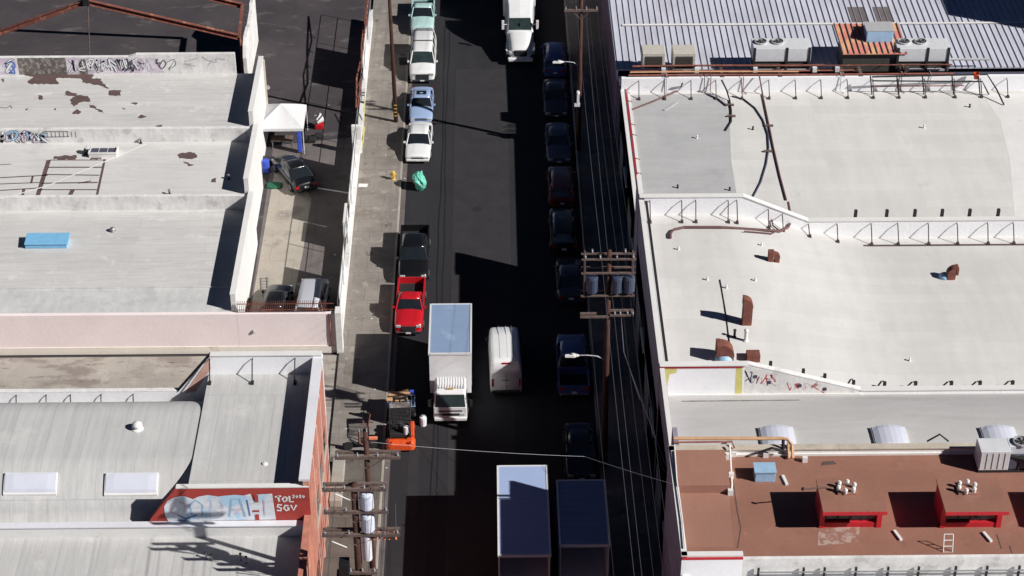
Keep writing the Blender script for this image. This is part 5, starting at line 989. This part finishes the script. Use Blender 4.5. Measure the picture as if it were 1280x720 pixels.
# ================================================================= small street things
p = G(492, 226); t = thing('fire_hydrant', 'yellow fire hydrant standing on the left pavement', 'hydrant', (p.x, p.y, .13)); MB().lathe((0, 0, 0), [(.17, 0), (.17, .06), (.12, .08), (.12, .5), (.15, .52), (.15, .56), (.12, .62), (.05, .7), (.03, .76)], 12).build('barrel', M['yellow'], t, smooth=False)
b = MB(); b.tube([(-.24, 0, .4), (.24, 0, .4)], .06, 8); b.tube([(0, -.22, .36), (0, 0, .36)], .08, 8); b.build('outlet', M['yellow'], t)
p = G(525, 236); t = thing('covered_bundle', 'tall lumpy heap wrapped in mint green plastic sheeting at the kerb', 'bundle', (p.x, p.y, 0))
bm = bmesh.new(); bmesh.ops.create_icosphere(bm, subdivisions=5, radius=1)
from mathutils import noise as mn
for v in bm.verts:
    c = v.co.copy(); n = mn.noise(c*1.7)*.3+mn.noise(c*4)*.16+mn.noise(c*9)*.06; n += .05*abs(mn.noise(c*6))+.03*mn.noise(c*19); v.co = c*(1+n); v.co.x *= .42; v.co.y *= .5; v.co.z = max(-.98, v.co.z)*.72+.7; v.co.x += .12*math.sin(v.co.z*4)
me = bpy.data.meshes.new('sheeting'); bm.to_mesh(me); bm.free(); me.materials.append(M['teal']); o = bpy.data.objects.new('sheeting', me); COL.objects.link(o); o.parent = t
[setattr(f, 'use_smooth', True) for f in me.polygons]
b = MB(); b.tube([(.44*math.cos(a), .5*math.sin(a), .62) for a in [i*.4 for i in range(17)]], .02, 4); b.build('cord', M['rope'] if 'rope' in M else M['cardboard'], t)
o = MB().prism([(-.3, -.2), (.35, -.22), (.4, .2), (-.25, .24)], 0, .02).build('paper_sheet', M['white']); o.location = G(453, 234)+Vector((0, 0, .14)); tag(o, 'flat white sheet lying on the left pavement by the fence', 'sheet')
o = MB().box(-.3, .3, -.18, .18, 0, .5).build('bin', M['plastic'], bevel=.04); o.location = (-6.75, 139.7, .13); tag(o, 'small dark bin beside the leaning pole near the white van', 'bin')
o = MB().box(-.35, .35, -1.9, 1.9, 0, .5).build('concrete_block', M['curb'], bevel=.03); o.location = (-8.9, 88.6, .13); tag(o, 'long pale concrete block on the pavement against the orange wall', 'block')
t = thing('motor_scooter', 'black motor scooter lying parked across the pavement left of the forklift', 'scooter', (-7.7, 91.9, .13), R(96)); b = MB(); b.tube([(0, -.75, .28), (0, -.3, .45), (0, .25, .45), (0, .6, .75), (0, .72, 1.0)], .08, 8); b.box(-.13, .13, -.6, .05, .45, .72); b.build('frame', M['blackmat'], t); wheels(t, [(.02, -.7), (.02, .75)], .28, .1); MB().tube([(-.33, .68, 1.02), (.33, .68, 1.02)], .025, 6).build('handlebar', M['chrome'], t); MB().box(-.14, .14, -.65, .1, .72, .82).build('seat', M['plastic'], t, bevel=.04)
# ================================================================= yard and lot
fx = -9.55
fw_ = wthing('street_wall', 'long low white wall with a tall mesh fence between yard and pavement', 'wall', (fx, 115, 0))
MB().box(fx-.15, fx+.12, 102.25, 147, 0, 1.15).build('wall', M['white'], fw_); coping(fw_, [(fx, 102.25, 1.15), (fx, 147, 1.15)], .34, 'whitedirt')
for i in range(10):
    y = 102.6+i*4.9; MB().tube([(fx-.02, y, 1.15), (fx-.02, y, 3.3)], .035, 6).build('post', M['steel'], fw_)
for z in (2.2, 3.3): MB().tube([(fx-.02, 102.6, z), (fx-.02, 146.7, z)], .025, 5).build('rail', M['steel'], fw_)
for ya, yb in ((104.3, 109.6), (115.6, 123.8), (135.2, 141)): MB().box(fx-.06, fx-.03, ya, yb, 1.2, 3.28).build('metal_sheet', M['white'], fw_)
b = MB(); b.tube([(fx-.1, 127, 3.4), (fx-.25, 131, 3.7), (fx-.05, 135, 3.5), (fx+.05, 140, 3.9), (fx, 146, 4.1)], .06, 6); b.tube([(fx, 127, 3.35), (fx+.1, 131, 3.5), (fx-.15, 136, 3.75), (fx-.1, 142, 3.6), (fx, 146, 4.1)], .05, 6); [b.tube([(fx-.2, y, 3.3), (fx+.1, y+.4, 3.9)], .03, 4) for y in (128, 130, 132.5, 135, 137.5, 140, 142.5)]; b.build('rusty_pipe', M['rust'], fw_)
b = MB(); b.box(fx+.3, fx+.36, 126.3, 128.6, .8, .88); b.tube([(fx+.25, 126.2, .5), (fx+.3, 131, 1.9)], .035, 5); b.build('gate_bar', M['yellowpaint'], fw_)
MB().box(fx-.35, fx-.16, 113.2, 115.6, .6, 2.4).build('meter_box', M['white'], fw_, bevel=.03)
MB().box(fx-.45, fx+.25, 126.0, 126.3, 0, 2.4).build('pier', M['white'], fw_, bevel=.02)
t = thing('canopy_tent', 'white pop up canopy tent with blue sheets hanging under it', 'tent', (-15.2, 127.9, 0), 0)
hx, hy, ze, zp = 1.7, 1.75, 2.15, 3.25; b = MB(); n = 7; top = []
for side in range(4):
    c0 = [(-hx, -hy), (hx, -hy), (hx, hy), (-hx, hy)][side]; c1 = [(-hx, -hy), (hx, -hy), (hx, hy), (-hx, hy)][(side+1) % 4]
    vs = []
    for i in range(n):
        u = i/(n-1)
        for j in range(n):
            v = j/(n-1); x = (c0[0]+(c1[0]-c0[0])*u)*(1-v); y = (c0[1]+(c1[1]-c0[1])*u)*(1-v); z = ze+(zp-ze)*(v**.9)-.09*math.sin(math.pi*v)*math.sin(math.pi*u); vs.append((x, y, z))
    b.add(vs, [(i*n+j, (i+1)*n+j, (i+1)*n+j+1, i*n+j+1) for i in range(n-1) for j in range(n-1)])
    b.add([(c0[0], c0[1], ze), (c1[0], c1[1], ze), (c1[0], c1[1], ze-.22), (c0[0], c0[1], ze-.22)], [(0, 1, 2, 3)])
b.build('canopy', M['canvas'], t)
for sx in (-1, 1):
    for sy in (-1, 1): MB().tube([(sx*hx*.98, sy*hy*.98, 0), (sx*hx*.98, sy*hy*.98, ze)], .03, 6).build('leg', M['white'], t)
b = MB(); b.box(hx-.5, hx-.2, -hy+.05, -hy+.5, .1, 1.9); b.box(-hx+.05, -hx+.3, -hy+.2, -hy+.5, .1, 1.6); b.build('blue_sheet', M['bluecloth'], t, bevel=.05)
for x, y, lab in ((-15.2, 127.2, 'dark folding table with tools under the canopy tent'),): 
    tt = thing('work_table', lab, 'table', (x, y, 0)); MB().box(-.8, .8, -.4, .4, .7, .76).build('tabletop', M['woodarm'], tt); [MB().tube([(sx*.7, sy*.33, 0), (sx*.7, sy*.33, .7)], .025, 5).build('leg', M['steel'], tt) for sx in (-1, 1) for sy in (-1, 1)]
p = G(399, 160); t = thing('round_machine', 'white drum with a red base standing right of the canopy tent', 'machine', p); MB().box(-.3, .35, -.25, .25, 0, .4).build('base', M['p_red'], t, bevel=.05); MB().tube([(-.25, -.1, .75), (.25, .15, .85)], .36, 16).build('drum', M['white'], t, bevel=.04); MB().tube([(.25, .15, .85), (.29, .17, .86)], .16, 12).build('opening', M['blackmat'], t)
for i, (px, py, sx, sy, h, m, nm, lab) in enumerate(((387, 177, .5, .3, .35, 'blackmat', 'toolbox', 'black toolbox on the ground between tent and drum'), (399, 172, .35, .3, .3, 'plastic', 'crate', 'small black crate just below the white drum'), (343, 233, .55, .4, .15, 'green', 'tarp_bundle', 'green folded tarp on the ground beside the black sedan'), (332, 205, .7, .35, .5, 'plastic', 'crate', 'dark crate near the nose of the black sedan by the wall'), (333, 215, .25, .25, 1.0, 'bluecloth', 'barrel', 'narrow blue drum against the white warehouse wall'))):
    p = G(px, py); o = MB().prism([(-sx, -sy*.8), (-sx*.2, -sy), (sx*.9, -sy*.9), (sx, sy*.7), (.1*sx, sy), (-sx*.9, sy*.8)], 0, h).build(nm, M[m], bevel=.05); o.location = (p.x, p.y, .012); tag(o, lab, nm.split('_')[0])
t = thing('ladder', 'aluminium ladder lying on the yard floor by the warehouse wall', 'ladder', (-14.85, 108.5, .02), R(6)); [MB().box(s*.2-.03, s*.2+.03, -1.6, 1.6, 0, .07).build('rail', M['steel'], t) for s in (-1, 1)]; b = MB(); [b.box(-.17, .17, -1.5+i*.33, -1.46+i*.33, .02, .05) for i in range(10)]; b.build('rung', M['steel'], t)
o = MB().tube([(fx-.3, 120.6, .05), (-12.4, 121.4, .05)], .05, 6).build('pipe', M['white']); tag(o, 'long thin white pipe lying on the yard floor behind the black sedan', 'pipe')
# burnt out roof frame in the far left lot
rf = wthing('steel_roof_frame', 'rust red bare gable beams left standing over the empty lot', 'roof frame', (-18.6, 139, 0))
def beam(pts, wd=.28, h=.38):
    b = MB()
    for a, c in zip(pts, pts[1:]):
        a, c = Vector(a), Vector(c); t_ = (c-a).normalized(); s = Vector((0, 1, 0)) if abs(t_.y) < .7 else Vector((1, 0, 0)); s = (s-t_*s.dot(t_)).normalized()*wd/2; u = t_.cross(s).normalized()*h/2
        for (du, th, wf) in ((1, .05, 1), (-1, .05, 1), (0, h, .18)):
            cc = u*du*.9; tt_ = u.normalized()*th/2; ss = s*wf
            b.add([a+cc-ss-tt_, a+cc+ss-tt_, a+cc+ss+tt_, a+cc-ss+tt_, c+cc-ss-tt_, c+cc+ss-tt_, c+cc+ss+tt_, c+cc-ss+tt_], [(3, 2, 1, 0), (4, 5, 6, 7), (0, 1, 5, 4), (1, 2, 6, 5), (2, 3, 7, 6), (3, 0, 4, 7)])
    return b
A = G(298, 47, 4.0); Bp = G(108, 2, 7.0); yy = (A.y+Bp.y)/2
Cp = G(-10, 40, 4.3)
beam([(A.x, yy, 4.0), (Bp.x, yy, 7.05)]).build('rafter', M['rust'], rf); beam([(Bp.x, yy, 7.05), (Cp.x, yy-.3, 4.35), (Cp.x-9, yy-.3, 3.2)]).build('rafter', M['rust'], rf)
A2 = G(302, 9, 4.0); beam([(A2.x, yy+5.3, 4.0), (Bp.x, yy+5.3, 7.05), (Cp.x-8, yy+5.3, 3.2)]).build('rafter', M['rust'], rf)
beam([(A.x+.05, yy+.1, 4.1), (A2.x+.05, yy+5.2, 4.1)], .2, .25).build('purlin', M['rust'], rf)
MB().box(Bp.x-.2, Bp.x+.25, yy-.25, yy+.25, 6.8, 7.4).build('ridge_plate', M['blackmat'], rf)
b = MB(); b.tube([(Bp.x+.1, yy, 6.8), (Bp.x+.05, yy-1.5, 3), (Bp.x, yy-3, .02)], .035, 5); b.build('hanging_cable', M['woodarm'], rf)
MB().tube([(Cp.x-9, yy-.3, 0), (Cp.x-9, yy-.3, 3.2)], .15, 8).build('column', M['rust'], rf); MB().tube([(A.x+.1, yy-.05, 0), (A.x+.1, yy-.05, 4)], .12, 6).build('column', M['rust'], rf)
wf = wthing('ruined_wall', 'white end wall remnant holding the ends of the rust red beams', 'wall', (A.x+.4, yy+2, 0))
MB().yz([(yy-.8, 0), (yy+7, 0), (yy+7, 3.9), (yy+5.6, 4.1), (yy+5.2, 3.7), (yy+3, 3.5), (yy+2.2, 3.75), (yy+.4, 3.8), (yy-.3, 3.4), (yy-.8, 2.6)], A.x+.28, A.x+.6).build('wall', M['whitedirt'], wf, bevel=.03)
for i in range(14):
    a = random.uniform(.12, .4); x = A.x+random.uniform(-1.2, 2.2); y = yy+random.uniform(-3, 4); o = MB().prism([(a*math.cos(k_*1.05)*random.uniform(.6, 1), a*math.sin(k_*1.05)*random.uniform(.6, 1)) for k_ in range(6)], 0, a*.5).build('rubble', M['curb' if i % 2 else 'dirty'], bevel=.03); o.location = (x, y, .01)
    tag(o, 'broken concrete lump at the foot of the white wall remnant', 'rubble', 'rubble by the ruined wall')
# manhole covers and small litter
for x, y, lab in ((-.9, 118.5, 'round iron manhole cover in the sunlit lane above the shadow corner'), (-2.9, 88.2, 'round iron manhole cover in the sunlit patch below the white box truck'), (-3.9, 140.5, 'round iron manhole cover beside the white passenger van')):
    o = MB().lathe((0, 0, 0), [(.34, 0), (.34, .012), (.3, .014), (.28, .01)], 20).build('manhole_cover', M['blackmat']); o.location = (x, y, .004); tag(o, lab, 'manhole cover', 'manhole covers in the street')
lit = MB(); rr = random.Random(4)
for i in range(90):
    x = rr.choice((rr.uniform(-9.3, -6.6), rr.uniform(-6.3, -5.9), rr.uniform(-15.5, -10))); y = rr.uniform(86, 150) if x > -9.4 else rr.uniform(103, 135); z = .137 if -9.4 < x < -6.4 else .016; a = rr.uniform(.02, .09)
    lit.add([(x+a*math.cos(t*1.57+i), y+a*math.sin(t*1.57+i)*.7, z+.006*(t % 2)) for t in range(4)], [(0, 1, 2, 3)], i % 3)
tag(lit.build('litter', [M['white'], M['dirty'], M['cardboard']]), kind='stuff')
